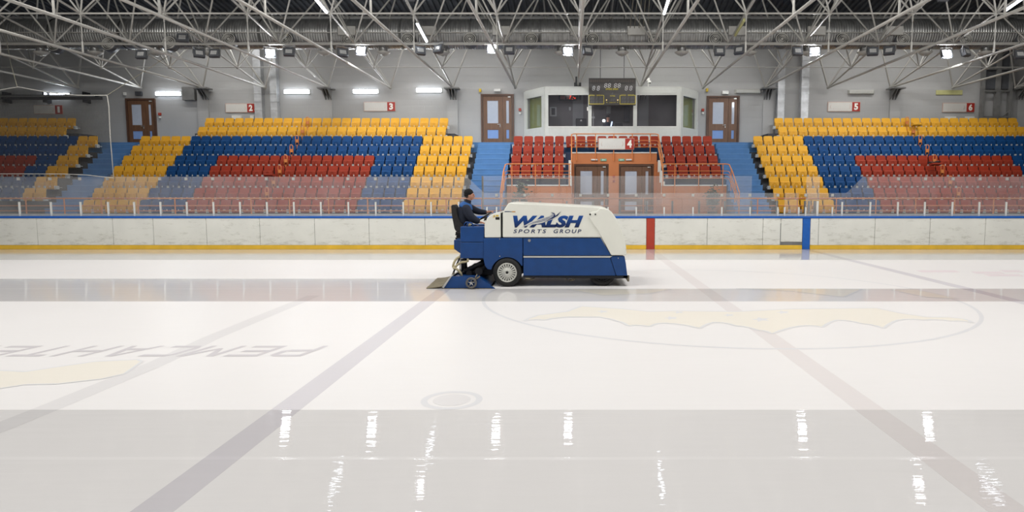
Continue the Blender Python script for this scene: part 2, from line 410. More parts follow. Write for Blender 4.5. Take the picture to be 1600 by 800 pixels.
tag(obj('wall_right', MB().prism([(YN, -.2), (WY, -.2), (WY, 11.6), (12, 15.4), (YN, 12)], XR, XR + .3), M['wall']), kind='structure')
for nm in ('wall_left', 'wall_right'):
    me = bpy.data.objects[nm].data
    for v in me.vertices: v.co = (v.co.y, v.co.x, v.co.z)
    me.flip_normals()
tag(obj('wall_near', MB().box(XL, XR, YN - .3, YN, -.2, 12), M['wall']), kind='structure')
# roof deck: trapezoidal sheet, ribs run down the slope
cz = MB(); ZC0 = P(893, 26, WY).z; SL = .165
rib = .30; n = int((XR - XL) / rib); prof = []
for i in range(n):
    x = XL + i * rib; prof += [(x, 0), (x + .09, 0), (x + .13, .09), (x + .26, .09)]
prof.append((XL + n * rib, 0))
vs = []; fs = []
for (yy, zz) in ((WY, ZC0), (12, ZC0 + SL * (WY - 12)), (YN, ZC0)):
    vs += [(x, yy, zz + d) for x, d in prof]
k = len(prof)
for j in range(2):
    fs += [(j * k + i, j * k + i + 1, (j + 1) * k + i + 1, (j + 1) * k + i) for i in range(k - 1)]
cz.add(vs, fs); ceiling = tag(obj('ceiling', cz, M['ceil'], fix=False), kind='structure')

# pilasters with corbels that carry the roof frame
pil_px = [318, 511, 707, 903, 1005, 1200, 1398, 1597]
for i, px in enumerate(pil_px):
    a = P(px, 150, WY)
    o = tag(obj('trim_%d' % (i + 2), MB().box(a.x - .27, a.x + .27, WY - .12, WY, 1.0, P(px, 139, WY).z), M['wall']), kind='structure')
    b = P(px, 138, WY - .3); mb = MB().box(b.x - .36, b.x + .36, WY - .75, WY - .1, b.z - .07, b.z)
    for q in (-.14, 0, .14):
        mb.add([(b.x + q - .02, WY - .7, b.z - .07), (b.x + q - .02, WY - .12, b.z - .07), (b.x + q - .02, WY - .12, b.z - .55),
                (b.x + q + .02, WY - .7, b.z - .07), (b.x + q + .02, WY - .12, b.z - .07), (b.x + q + .02, WY - .12, b.z - .55)],
               [(0, 1, 2), (3, 5, 4), (0, 3, 4, 1), (1, 4, 5, 2), (2, 5, 3, 0)])
    obj('corbel', mb, M['steel_d'], o)

# ------------------------------------------------------------ paint in the ice
Z1 = .0015


_dz = [0]


def decal(name, pts, m, z=Z1):
    _dz[0] += 1; z = .0006 + .0001 * _dz[0]
    return _decal(name, pts, m, z)


def _decal(name, pts, m, z=Z1): return obj(name, MB().slab([(p.x, p.y) if hasattr(p, 'x') else p for p in pts], -.01, z), m, floor)


def line(name, x, wd, m, y0=YN + 5, y1=BY): return decal(name, [(x - wd, y0), (x + wd, y0), (x + wd, y1), (x - wd, y1)], m)


line('centre_line', 3.03, .15, M['ice_red']); line('blue_line', 9.03, .15, M['ice_blue']); line('blue_line', -2.9, .15, M['ice_blue'])
curve = [G(490, 462), G(400, 499), G(330, 528), G(250, 566), G(150, 607), G(70, 640), G(0, 668), G(-60, 690)]
mb = MB(); _dz[0] += 1
for p in curve: mb.v += [(p.x - .14, p.y, .0006 + .0001 * _dz[0]), (p.x + .14, p.y, .0006 + .0001 * _dz[0])]
for i in range(len(curve) - 1): mb.f.append([2 * i, 2 * i + 2, 2 * i + 3, 2 * i + 1]); mb.sm.append(False)
obj('faded_line', mb, M['ice_faint'], floor, fix=False)


def ring(name, cx, cy, r, wd, m, n=96, z=Z1):
    mb = MB(); vs = []; fs = []; _dz[0] += 1; z = .0006 + .0001 * _dz[0]
    for i in range(n):
        t = 2 * PI * i / n
        for rr in (r - wd, r + wd): vs.append((cx + rr * math.cos(t), cy + rr * math.sin(t), z))
    for i in range(n):
        j = (i + 1) % n; fs.append((2 * i, 2 * i + 1, 2 * j + 1, 2 * j))
    return obj(name, mb.add(vs, fs), m, floor, fix=False)


ring('centre_circle', 3.03, 14.25, 4.86, .035, M['ice_ring'])
g = G(706, 625); ring('face_off_ring', g.x, g.y, .29, .035, M['ice_ring'], 40, Z1 * 2)
mb = MB().slab([(g.x + .2 * math.cos(t * PI / 12), g.y + .2 * math.sin(t * PI / 12)) for t in range(24)], -.01, Z1); obj('face_off_spot', mb, M['ice_faint'], floor)
logo = [(210, 215), (250, 200), (330, 190), (370, 175), (480, 182), (560, 190), (640, 188), (800, 190), (950, 183), (1190, 180), (1260, 195), (1330, 205), (1420, 207), (1460, 220),
        (1400, 215), (1320, 212), (1250, 212), (1210, 235), (1150, 222), (1080, 212), (1040, 232), (980, 228), (900, 250), (860, 240), (800, 228), (740, 218), (700, 235), (600, 220),
        (560, 230), (500, 228), (470, 215), (420, 205), (330, 205), (270, 212)]


def outline(name, pts, wd, m, z):
    mb = MB(); n = len(pts); _dz[0] += 1; z = .0006 + .0001 * _dz[0]
    for i in range(n):
        a = Vector(pts[i]); b = Vector(pts[(i + 1) % n]); d = (b - a); L_ = d.length
        if L_ < 1e-6: continue
        d /= L_; q = Vector((-d.y, d.x)) * wd; a2 = a; b2 = b; z += 1e-5
        mb.add([(a2.x + q.x, a2.y + q.y, z), (a2.x - q.x, a2.y - q.y, z), (b2.x - q.x, b2.y - q.y, z), (b2.x + q.x, b2.y + q.y, z)], [(0, 1, 2, 3)])
    return obj(name, mb, m, floor, fix=False)


def px_poly(pts, ox, oy, s): return [(lambda p: (p.x, p.y))(G(ox + x * s, oy + y * s)) for x, y in pts]


sm = []
for i in range(len(logo)):          # round the corners of the traced emblem
    a, b, c_ = logo[i - 1], logo[i], logo[(i + 1) % len(logo)]
    for t_ in (-.3, -.15, 0, .15, .3):
        q = a if t_ < 0 else c_; k_ = abs(t_); sm.append((b[0] + (q[0] - b[0]) * k_, b[1] + (q[1] - b[1]) * k_ + (2.5 * math.cos(t_ * 5) - 1 if b[1] > 205 else 0)))
lp = px_poly(sm, 700, 380, .5625); decal('ice_emblem', lp, M['ice_cream']); outline('emblem_outline', lp, .03, M['ice_grey'], Z1 * 1.6)
for cx_, cy_, rr_ in ((620, 208, 10), (870, 212, 13), (640, 192, 8), (930, 192, 10), (430, 190, 8), (780, 200, 8)):      # little stars and curls in the emblem
    lp = px_poly([(cx_ + math.cos(t * PI / 5) * rr_ * (2.2 if t % 2 else 1), cy_ + math.sin(t * PI / 5) * rr_ * (.5 if t % 2 else .22)) for t in range(10)], 700, 380, .5625); decal('emblem_star', lp, M['ice_grey'])
for pts in ([(330, 128), (430, 145), (560, 140), (620, 128)], [(800, 126), (950, 133), (1100, 150), (1150, 128)], [(1230, 130), (1300, 128), (1420, 155), (1330, 150)]):
    lp = px_poly(pts, 700, 380, .5625); decal('ice_emblem', lp, M['ice_cream']); outline('emblem_outline', lp, .03, M['ice_grey'], Z1 * 1.6)
lft = [(-60, 582), (0, 579), (40, 581), (100, 572), (150, 565), (215, 562), (222, 565), (195, 584), (160, 592), (90, 600), (40, 601), (0, 607), (-60, 612)]
lp = [(lambda p: (p.x, p.y))(G(*q)) for q in lft]; decal('ice_advert_shape', lp, M['ice_cream'], Z1 * .8); outline('advert_outline', lp, .02, M['ice_grey'], Z1 * 1.8)
# lettering that reads from the other side of the rink
ya = G(0, 557).y; yb = G(0, 540.5).y; xa = G(502, 548).x
T = .17
GL = {'Р': [(0, 0, T, 0, T, 1, 0, 1), (0, 1 - T, .8, 1 - T, .8, 1, 0, 1), (0, .38, .8, .38, .8, .38 + T, 0, .38 + T), (.8, .38, 1, .5, 1, .88, .8, 1), (.8, .55, .86, .6, .86, .8, .8, .83)][:4],
      'Е': [(0, 0, T, 0, T, 1, 0, 1), (0, 0, 1, 0, 1, T, 0, T), (0, .42, .9, .42, .9, .42 + T, 0, .42 + T), (0, 1 - T, 1, 1 - T, 1, 1, 0, 1)],
      'М': [(0, 0, T, 0, T, 1, 0, 1), (1.1 - T, 0, 1.1, 0, 1.1, 1, 1.1 - T, 1), (0, 1, T * 1.3, 1, .62, .25, .48, .25), (1.1 - T * 1.3, 1, 1.1, 1, .62, .25, .48, .25)],
      'С': [(0, .2, T, .2, T, .8, 0, .8), (0, .8, T, .8, .3, 1, .15, 1), (0, .2, .15, 0, .3, 0, T, .2), (.15, 0, .95, 0, .95, T, .2, T), (.15, 1, .2, 1 - T, .95, 1 - T, .95, 1)],
      'А': [(0, 0, T, 0, .6, 1, .42, 1), (1.05 - T, 0, 1.05, 0, .63, 1, .45, 1), (.2, .25, .85, .25, .8, .25 + T, .25, .25 + T)],
      'Н': [(0, 0, T, 0, T, 1, 0, 1), (1 - T, 0, 1, 0, 1, 1, 1 - T, 1), (0, .42, 1, .42, 1, .42 + T, 0, .42 + T)],
      'Т': [(.42, 0, .42 + T, 0, .42 + T, 1, .42, 1), (0, 1 - T, 1, 1 - T, 1, 1, 0, 1)],
      'Х': [(0, 0, T * 1.2, 0, 1, 1, 1 - T * 1.2, 1), (0, 1, 1 - T * 1.2, 0, 1, 0, T * 1.2, 1)]}
for i, c in enumerate('РЕМСАНТЕХ'):
    mb = MB()
    for j, q in enumerate(GL[c]):
        mb.add([(xa - (i * .585 + (x * .46 + y * .16)), yb - y * (yb - ya), .002 + .0002 * j) for x, y in zip(q[::2], q[1::2])], [(0, 1, 2, 3)])
    obj('ice_letter', mb, M['ice_letter'], floor, fix=False)
for (x0, x1, y) in ((1440, 1500, 424), (1525, 1570, 426), (1570, 1600, 424), (1545, 1600, 430)):
    p = [G(x0, y + 1.5), G(x1, y + 1.5), G(x1 - 8, y - 1.5), G(x0 - 8, y - 1.5)]; decal('pink_ice_mark', p, M['ice_pink'])

# ------------------------------------------------------------ rink boards and glass
bd = thing('rink_boards', 'white dasher boards with yellow kick plate and blue cap along far ice edge', 'rink boards', (2, BY, 0))
s0 = lambda px: P(px, 362, BY).x
seams = [-115, -28, 58, 176.5, 239.6, 322.6, 406, 491.6, 576.7, 664, 749, 835, 920, 1010, 1023, 1105, 1192, 1219.5, 1254, 1266, 1279, 1367, 1453, 1539.5, 1625, 1710]
for a, b in zip(seams[:-1], seams[1:]):
    if (a, b) == (1010, 1023): nm, m = 'red_stripe_panel', M['redst']
    elif (a, b) == (1254, 1266): nm, m = 'blue_stripe_panel', M['bluest']
    elif (a, b) == (1219.5, 1254): continue
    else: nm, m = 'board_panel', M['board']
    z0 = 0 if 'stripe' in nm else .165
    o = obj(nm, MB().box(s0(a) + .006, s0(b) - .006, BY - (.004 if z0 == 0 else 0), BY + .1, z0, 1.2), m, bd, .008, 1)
a, b = s0(1219.5), s0(1254)
obj('board_panel', MB().box(a + .006, b - .006, BY + .03, BY + .1, .165, 1.2), M['board'], bd)
gt = obj('bench_gate', MB().box(a + .02, b - .01, BY, BY + .06, .29, 1.19), M['board'], bd, .01, 1); tag(gt, 'flush white gate in the boards')
for a, b in ((-115, 1010), (1023, 1254), (1266, 1710)):
    obj('kick_plate', MB().box(s0(a) + .004, s0(b) - .004, BY - .012, BY + .1, 0, .162), M['kick'], bd, .012, 2)
obj('cap_rail', MB().box(s0(-115), s0(1710), BY - .03, BY + .28, 1.2, 1.275), M['cap'], bd, .02, 2)
obj('backing_frame', MB().box(s0(-115), s0(1710), BY + .1, BY + .26, 0, 1.2), M['dark_conc'], bd)
obj('glass_channel', MB().box(s0(-115), s0(1710), BY + .16, BY + .27, 1.275, 1.36), M['alum'], bd)
gx = lambda px: P(px, 325, BY + .2).x
GYF = BY + .2
ztall = P(0, 276, GYF).z; zlow = P(0, 301.5, GYF).z
tall_l = [-60, -14, 31.8, 81, 127.4, 170.3, 211, 252, 293, 334.6, 376, 418, 460, 502, 545, 587.6, 630.5, 674, 717]
low = [761, 776, 820, 863, 907, 950, 994, 1037.5, 1082.5, 1127.5, 1171.5, 1214.9, 1225.4, 1247.6, 1258.4, 1300]
tall_r = [1315, 1359, 1402, 1444, 1487, 1529, 1571, 1614, 1660]


def pane(a, b, z, parent=bd, y=GYF, z0=1.36, name='glass_pane', sloped=None):
    if sloped: pts = [(gx(a), z0), (gx(b), z0), (gx(b), sloped[1]), (gx(a), sloped[0])]
    else: pts = [(gx(a) + .004, z0), (gx(b) - .004, z0), (gx(b) - .004, z), (gx(a) + .004, z)]
    return obj(name, MB().prism(pts, y, y + .012), M['glass'], parent)


def post(px, ztop, parent=bd, y=GYF, m='white', wd=.05, z0=1.275):
    x = gx(px); obj('glass_post', MB().box(x - wd / 2 * 1.1, x + wd / 2 * 1.1, y - .07, y - .005, z0, ztop), M[m], parent, .006, 1)


def clip(px, z, parent=bd, y=GYF):
    x = gx(px); obj('glass_clip', MB().box(x - .05, x + .05, y - .015, y + .03, z - .14, z - .03), M['alum'], parent)


for a, b in zip(tall_l[:-1], tall_l[1:]): pane(a, b, ztall)
for px in tall_l: post(px, P(px, 315.5, GYF).z); clip(px, ztall)
pane(717, 730, ztall); pane(730, 757, 0, sloped=(ztall, zlow)); pane(757, 761, zlow)
for a, b in zip(low[:-1], low[1:]):
    if b - a > 12: pane(a, b, zlow)
for px in low:
    post(px, P(px, 323.5, GYF).z)
    if px not in (761, 1225.4, 1247.6): clip(px, zlow)
pane(1300, 1322, zlow); pane(1322, 1347, 0, sloped=(zlow, ztall)); pane(1347, 1359, ztall)
for a, b in zip(tall_r[1:-1], tall_r[2:]): pane(a, b, ztall)
for px in tall_r: post(px, P(px, 315.5, GYF).z); clip(px, ztall) if px > 1320 else None
o = obj('glass_pane', MB().box(gx(1260), gx(1281), GYF + .1, GYF + .112, 1.3, ztall), M['glass_e'], bd); tag(o, 'narrow tall pane beside the gate')
post(1276.5, P(0, 314, GYF).z, wd=.07)

# second glass wall behind the team bench
bg = thing('bench_glass_screen', 'clear glass screen on short grey posts behind the players bench, mid rink', 'glass screen', (2, 27.0, 1.0))
RY = 27.0; rx = lambda px: P(px, 300, RY).x; zr = P(0, 275, RY).z
rp = [754, 803, 844, 885.5, 927, 968.5, 1010.5, 1051, 1093, 1133.5, 1174.6]
for a, b in zip(rp[:-1], rp[1:]): obj('glass_pane', MB().box(rx(a) + .005, rx(b) - .005, RY, RY + .012, 1.05, zr), M['glass'], bg)
for px in rp: obj('glass_post', MB().box(rx(px) - .035, rx(px) + .035, RY + .015, RY + .08, 1.0, P(0, 314, RY).z if px > 760 else zr), M['steel_d'], bg)
for px in (1214.9, 1259, 1265, 1274):
    obj('glass_post', MB().box(rx(px) - .04, rx(px) + .04, RY, RY + .06, 1.0, P(0, 314, RY).z), M['steel_d'], bg)

# orange guard rail of the walkway
gr = thing('walkway_railing', 'long orange tube railing along the walkway behind the boards', 'railing', (2, 27.5, 1.0))
QY = 27.5
for i, (py, r) in enumerate(((310, .028), (321.5, .018), (329.5, .018))):
    rod('top_rail' if i == 0 else 'mid_rail', P(-60, py, QY), P(1660, py, QY), r, M['orail'], gr)
for px in (-18, 40, 99.8, 157.6, 215, 273, 392, 452, 513, 574, 638, 697, 753, 812, 1184, 1246, 1307, 1369, 1431, 1492, 1553, 1615):
    p = P(px, 310, QY); rod('rail_post', (p.x, QY, 1.0), p, .025, M['orail'], gr)
for px in (332, 880, 944, 1005, 1066, 1126):
    p = P(px, 310, QY); rod('rail_post', (p.x, QY, 1.0), p, .025, M['orail'], gr)

# ------------------------------------------------------------ grandstand tiers, stairs
D0, DS, Z0, ZS = 28.8, .69, 1.07, .5


def DK(k): return D0 + DS * k


def ZK(k): return Z0 + ZS * k


def tiers(name, label, ranges, m='dark_conc', r0=0):
    t = thing(name, label, 'grandstand', ((ranges[0][0] + ranges[0][1]) / 2, DK(r0), 1.0))
    for j, (a, b) in enumerate(ranges):
        k = r0 + j; ob = obj('tier', MB().box(a, b, DK(k) - .45, DK(k) - .45 + DS if j < len(ranges) - 1 else min(WY - .13, DK(k) + .9), 1.0 if k < 7 else 4.3, ZK(k)), M[m], t)
    return t


BL0, BL1 = -20.68, -4.72; BU0, BU1 = -18.27, -6.12
CL0, CU0 = 8.70, 10.09; PW = .4838; PU = .486
tiers('grandstand', 'dark concrete tiers of the large left seating block', [(BL0 - .25, BL1 + .16)] * 7 + [(BU0 - .3, BU1 + .35)] * 2)
tiers('grandstand', 'dark concrete tiers of the right seating block', [(CL0 - .2, XR - .05)] * 7 + [(CU0 - .4, XR - .05)] * 2)
tiers('grandstand', 'dark concrete tiers of the far left seating block behind net', [(XL + .05, -22.35)] * 7 + [(XL + .05, -24.3)] * 2)


def stairs(label, x0, x1):
    t = thing('staircase', label, 'stairs', ((x0 + x1) / 2, 28.45, 1.0))
    for j in range(14):
        y = 28.45 + .345 * j; z = 1.0 + .25 * (j + 1)
        o = obj('step', MB().box(x0, x1, y, y + .345, 1.0, z), M['carpet'], t)
        obj('nosing', MB().box(x0, x1, y - .012, y + .04, z - .03, z + .004), M['carpet2'], o)
    return t


SLx = (-4.50, -2.93); SRx = (6.93, 8.46)
stairs('wide blue staircase between the left yellow seats and the central red seats', *SLx)
stairs('wide blue staircase between the central red seats and right yellow seats', *SRx)
stairs('blue staircase at far left, beside the safety net', -22.32, -20.95)
tag(obj('trim_20', MB().box(XL, BU0 - .3, 33.28, WY, 4.0, 4.6), M['carpet']), kind='structure')
tag(obj('trim_21', MB().box(BU1 + .35, CU0 - .4, 33.28, WY, 4.0, 4.6), M['carpet']), kind='structure')

# ------------------------------------------------------------ seats
ORD = ['', 'first', 'second', 'third', 'fourth', 'fifth', 'sixth', 'seventh', 'eighth', 'ninth', 'tenth', 'eleventh', 'twelfth', 'thirteenth', 'fourteenth', 'fifteenth', 'sixteenth',
       'seventeenth', 'eighteenth', 'nineteenth', 'twentieth'] + ['twenty-' + q for q in ('first', 'second', 'third', 'fourth', 'fifth', 'sixth', 'seventh', 'eighth', 'ninth')] + ['thirtieth', 'thirty-first', 'thirty-second', 'thirty-third', 'thirty-fourth']


def loft(secs):
    """secs: list of (z, halfwidth, y_front, y_back)"""
    mb = MB(); vs = []; fs = []
    for z, hw, yf, yb in secs: vs += [(-hw, yf, z), (hw, yf, z), (hw, yb, z), (-hw, yb, z)]
    for i in range(len(secs) - 1):
        for k_ in range(4): fs.append((4 * i + k_, 4 * i + (k_ + 1) % 4, 4 * i + 4 + (k_ + 1) % 4, 4 * i + 4 + k_))
    fs.append((3, 2, 1, 0)); e = 4 * (len(secs) - 1); fs.append((e, e + 1, e + 2, e + 3))
    return mb.add(vs, fs, False)


back_mb = loft([(.26, .19, -.015, .02), (.45, .205, -.03, .01), (.62, .215, -.02, .015), (.74, .212, .005, .04), (.775, .2, .014, .047), (.795, .175, .018, .05), (.803, .13, .02, .05)])
pan_mb = loft([(.235, .165, -.09, -.03), (.27, .19, -.135, -.035), (.42, .203, -.15, -.04), (.56, .205, -.13, -.04), (.59, .195, -.115, -.045), (.6, .15, -.10, -.05)])
# raised arch on the underside of the tipped-up pan
arch = MB()
ap = [(-.155, .27), (-.15, .33), (-.085, .5), (-.045, .535), (.045, .535), (.085, .5), (.15, .33), (.155, .27)]
ip = [(-.125, .27), (-.12, .325), (-.062, .475), (-.035, .505), (.035, .505), (.062, .475), (.12, .325), (.125, .27)]
for i in range(7):
    q = [ap[i], ap[i + 1], ip[i + 1], ip[i]]
    arch.add([(x, -.158, z) for x, z in q] + [(x, -.135, z) for x, z in q], [(0, 1, 2, 3), (0, 4, 5, 1), (2, 6, 7, 3)])
pan_mb.add(arch.v, arch.f)
brk_mb = MB().box(-.012, .012, -.02, .236, .3, .34).box(-.046, -.02, -.165, .02, .245, .4).box(.02, .046, -.165, .02, .245, .4).box(-.03, .03, -.1, -.05, .28, .33)
brk_me = brk_mb.mesh('bracket', M['brk'])
leg_me = MB().box(-.02, .02, -.02, .02, 0, .32).mesh('seat_post', M['brk'])
seat_me = {}
for c, a, b in (('yellow', 'yel', 'yel2'), ('blue', 'blu', 'blu2'), ('red', 'red', 'red2')):
    seat_me[c] = (back_mb.mesh('backrest_' + c, M[a]), pan_mb.mesh('seat_pan_' + c, M[b]))
num_me = {}


def number_mesh(n):
    if n in num_me: return num_me[n]
    vs, fs = text_mesh(str(n), 0, .02)
    ax = min(v.x for v in vs); bx = max(v.x for v in vs); ay = min(v.y for v in vs); by = max(v.y for v in vs)
    h = .075; wd = min(.09, (bx - ax) / (by - ay) * h)
    mb = MB().add([((v.x - (ax + bx) / 2) / (bx - ax) * wd, -.154 - v.z * .2, .335 + (v.y - ay) / (by - ay) * h) for v in vs], fs)
    num_me[n] = mb.mesh('seat_number', M['num'], fix=False)
    return num_me[n]


def link(name, me, parent, loc=(0, 0, 0), rot=None):
    o = bpy.data.objects.new(name, me); COL.objects.link(o); o.parent = parent; o.location = loc
    if rot: o.rotation_euler = rot
    return o


SEATS = []


def seat(*a, **k): SEATS.append((a, k))


def build_seat(x, y, z, c, label, group, number=None, down=False, last=False):
    t = bpy.data.objects.new('stadium_seat', None); COL.objects.link(t); t.location = (x, y, z); t.empty_display_size = .1
    tag(t, label, 'stadium seat', group)
    bm_, pm = seat_me[c]
    link('backrest', bm_, t)
    if down: link('seat_pan', pm, t, (0, -.36, .36), (-PI / 2 + .1 + PI, 0, 0)).location = (0, .02, .55); t.children[-1].rotation_euler = (PI / 2 - .08, 0, 0); t.children[-1].location = (0, -.02 - .62, .42)
    else:
        link('seat_pan', pm, t)
        if number: link('seat_number', number_mesh(number), t)
    link('bracket', brk_me, t, (-.235, 0, 0))
    if last: link('bracket', brk_me, t, (.235, 0, 0))
    if 'above the double' in label: link('post', leg_me, t, (-.235, .1, 0))
    return t


def in_view(x, y, z):
    v = Vector((x, y, z - H)); d = v.y * CT - v.z * ST
    px = 893 + F * v.x / d
    return -20 < px < 1620


def row(k, x0, pitch, cols, block, group, from_left=True, numf=None, down=()):
    n = len(cols)
    for i, c in enumerate(cols):
        x = x0 + pitch * (i + .5)
        if not in_view(x, DK(k), ZK(k)): continue
        cn = {'Y': 'yellow', 'B': 'blue', 'R': 'red'}[c]
        idx = i + 1 if from_left else n - i
        lab = '%s folding seat, %s from %s, %s, %s' % (cn, ORD[idx], 'left' if from_left else 'right', 'front row' if k == 0 else 'row %s up' % ['', 'one', 'two', 'three', 'four', 'five', 'six', 'seven', 'eight'][k] if False else ORD[k + 1] + ' row up', block)
        seat(x, DK(k), ZK(k), cn, lab, group % cn, numf(i) if numf else i + 1, i in down, i == n - 1)


LOW = 'YYYYY' + 'BBBB' + 'R' * 15 + 'BBBB' + 'YYYYY'
MID = 'YYYYY' + 'B' * 23 + 'YYYYY'
nB = lambda i: i + 1 if i < 15 else i - 14
nC = lambda i: i + 1 if i < 16 else i - 15
for k in range(9):
    if k < 7:
        row(k, BL0, PW, LOW if k < 5 else MID, 'large left block', '%s seats of the large left block', True, nB, (15,) if k == 3 else ())
        row(k, CL0, PW, LOW if k < 5 else MID, 'right block', '%s seats of the right block', True, nC, (15,) if k == 4 else ())
    else:
        row(k, BU0, PU, 'Y' * 25, 'large left block', '%s seats of the large left block', True, nB)
        row(k, CU0, PU, 'Y' * 25, 'right block', '%s seats of the right block', True, nC, (13,) if k == 8 else ())
    if k >= 1:
        if k >= 7: cols = 'Y' * 10
        elif k >= 5: cols = 'B' * 12 + 'YY'
        elif k in (3, 4): cols = 'R' * 10 + 'BB' + 'YY'
        elif k == 2: cols = 'R' * 8 + 'BBBB' + 'YY'
        else: cols = 'B' * 12 + 'YY'
        xr = -22.72 if k < 7 else -24.7
        row(k, xr - PW * len(cols), PW, cols, 'far left block', '%s seats of the far left block', False)
CC = 1.995
for k in (3, 4, 5, 6):
    row(k, -2.80, .494, 'RRRRR', 'left side of central stand', '%s seats on the left side of the central stand', True, lambda i: i + 1)
    row(k, 4.29, .494, 'RRRRR', 'right side of central stand', '%s seats on the right side of the central stand', True, lambda i: i + 6)
row(6, -.31, .506, 'R' * 9, 'above the double doors', '%s seats above the double doors', True, lambda i: i + 6)
def cam_depth(e):
    x, y, z = e[0][:3]; return y * CT - (z - H) * ST + .002 * abs(x)


SEATS.sort(key=cam_depth)
keep = [e for e in SEATS if len(e[0]) > 7 and e[0][7]]          # lowered seats stay individual
keep += [e for e in SEATS if not e[0][7]][:300 - len(keep)]
kid = set(id(e) for e in keep)
for a_, k_ in keep: build_seat(*a_, **k_)
mats = [M[q] for q in ('yel', 'yel2', 'blu', 'blu2', 'red', 'red2', 'brk', 'num')]
V = []; FF = []; MI = []


def stamp(me, off, mi):
    n = len(V)
    for v in me.vertices: V.append((v.co.x + off[0], v.co.y + off[1], v.co.z + off[2]))
    for p in me.polygons: FF.append([q + n for q in p.vertices]); MI.append(mi)


for e in SEATS:
    if id(e) in kid: continue
    x, y, z, c, lb, g_, num_, dn_, last_ = e[0]
    if x < XL + .6: continue
    b_ = {'yellow': 0, 'blue': 2, 'red': 4}[c]
    stamp(seat_me[c][0], (x, y, z), b_); stamp(seat_me[c][1], (x, y, z), b_ + 1)
    stamp(number_mesh(num_), (x, y, z), 7); stamp(brk_me, (x - .235, y, z), 6)
    if last_: stamp(brk_me, (x + .235, y, z), 6)
me = bpy.data.meshes.new('upper_stadium_seats'); me.from_pydata(V, [], FF); me.polygons.foreach_set('material_index', MI)
for m_ in mats: me.materials.append(m_)
o = bpy.data.objects.new('upper_stadium_seats', me); COL.objects.link(o)
tag(o, 'yellow, blue and red folding seats filling the upper rows of the stands', 'stadium seats', None, 'stuff')
# dark folded thing left on a right block seat
p = P(1454, 367 / 3.077 + 140 + 0, 31.1)
mb = MB().ell((P(1455, 261, DK(4) - .2).x, DK(4) - .3, ZK(4) + .47), .24, .16, .045).ell((P(1460, 260, DK(4) - .2).x + .06, DK(4) - .34, ZK(4) + .5), .13, .1, .05)
tag(obj('folded_jacket', mb, M['black']), 'small black folded cloth lying on a lowered red seat in right block', 'cloth')

# orange grab hoops on the aisle steps
mb = MB(); pts = [(-.07, 0, 0), (-.07, 0, .38), (-.06, 0, .43), (-.03, 0, .46), (.03, 0, .46), (.06, 0, .43), (.07, 0, .38), (.07, 0, 0)]
hoop_me = MB().tube(pts, .018, 6).mesh('hoop_tube', M['orail']); plate_me = MB().box(-.06, .06, -.008, .008, .12, .27).mesh('hoop_plate', M['orail'])
for blk, xs in (('large left block', -13.08), ('right block', 16.62)):
    for k in range(1, 9):
        zf = P(0, {8: 191, 7: 206, 6: 228, 5: 243, 4: 261, 3: 274, 2: 293, 1: 309}[k], DK(k) - .22).z
        t = thing('grab_hoop', 'orange grab hoop on the aisle, %s row up, %s' % (ORD[k + 1], blk), 'handrail', (xs + (8 - k) * (.0 if xs < 0 else 0), DK(k) - .24, ZK(k)), 'orange grab hoops of the ' + blk)
        link('hoop_tube', hoop_me, t, (0, 0, .36)); link('hoop_plate', plate_me, t, (0, 0, .36))
        link('hoop_stem', MB().box(-.02, .02, -.015, .015, 0, .37).mesh('hoop_stem', M['orail']), t)

# ------------------------------------------------------------ doors
dn = [0]


def door(x0, x1, z0, z1, y, lower='dglassb', upper='dglass', label=None):
    dn[0] += 1
    t = bpy.data.objects.new('door_%d' % dn[0], None); COL.objects.link(t); t.location = ((x0 + x1) / 2, y, z0); t['kind'] = 'structure'
    if label: t['label'] = label
    W = x1 - x0; Hh = z1 - z0; fx = lambda f: x0 + W * f; fz = lambda f: z1 - Hh * f
    obj('door_frame', MB().prism([(x0, z0), (x0, z1), (x1, z1), (x1, z0), (x1 - .09, z0), (x1 - .09, z1 - .09), (x0 + .09, z1 - .09), (x0 + .09, z0)], y - .1, y), M['woodf'], t)

    def leaf(a, b, panes):
        xs0, xs1 = fx(a), fx(b); mb = MB(); zc = z0 + .01; top = z1 - .1
        px0, px1 = fx(panes[0]), fx(panes[1]); zb = [(fz(.87), fz(.70)), (fz(.57), fz(.13))]
        mb.box(xs0, px0, y - .06, y - .01, zc, top).box(px1, xs1, y - .06, y - .01, zc, top)
        mb.box(px0, px1, y - .06, y - .01, zc, zb[0][0]).box(px0, px1, y - .06, y - .01, zb[0][1], zb[1][0]).box(px0, px1, y - .06, y - .01, zb[1][1], top)
        lf = obj('door_leaf', mb, M['wood'], t)
        for (q0, q1), mm in zip(zb, (lower, upper)):
            obj('pane', MB().box(px0, px1, y - .04, y - .03, q0, q1), M[mm], lf)
        return lf
    lf = leaf(.065, .66, (.19, .52)); leaf(.667, .935, (.765, .845))
    hx = fx(.575); hz = z0 + Hh * .4
    obj('handle', MB().box(hx - .02, hx + .02, y - .075, y - .055, hz - .12, hz + .06).box(hx - .13, hx + .02, y - .12, y - .095, hz, hz + .03).box(hx - .01, hx + .01, y - .12, y - .06, hz, hz + .03), M['chrome'], lf)
    obj('door_closer', MB().box(fx(.82), fx(.9), y - .12, y - .06, z1 - .17, z1 - .12), M['alum'], t)
    return t


for (a, b, tp, bt) in ((197, 243, 154, 229), (751.5, 803, 147.3, 224), (1104, 1155.5, 150, 224)):
    pa = P(a, tp, WY); pb = P(b, tp, WY)
    door(pa.x, pb.x, 4.6, pa.z, WY)
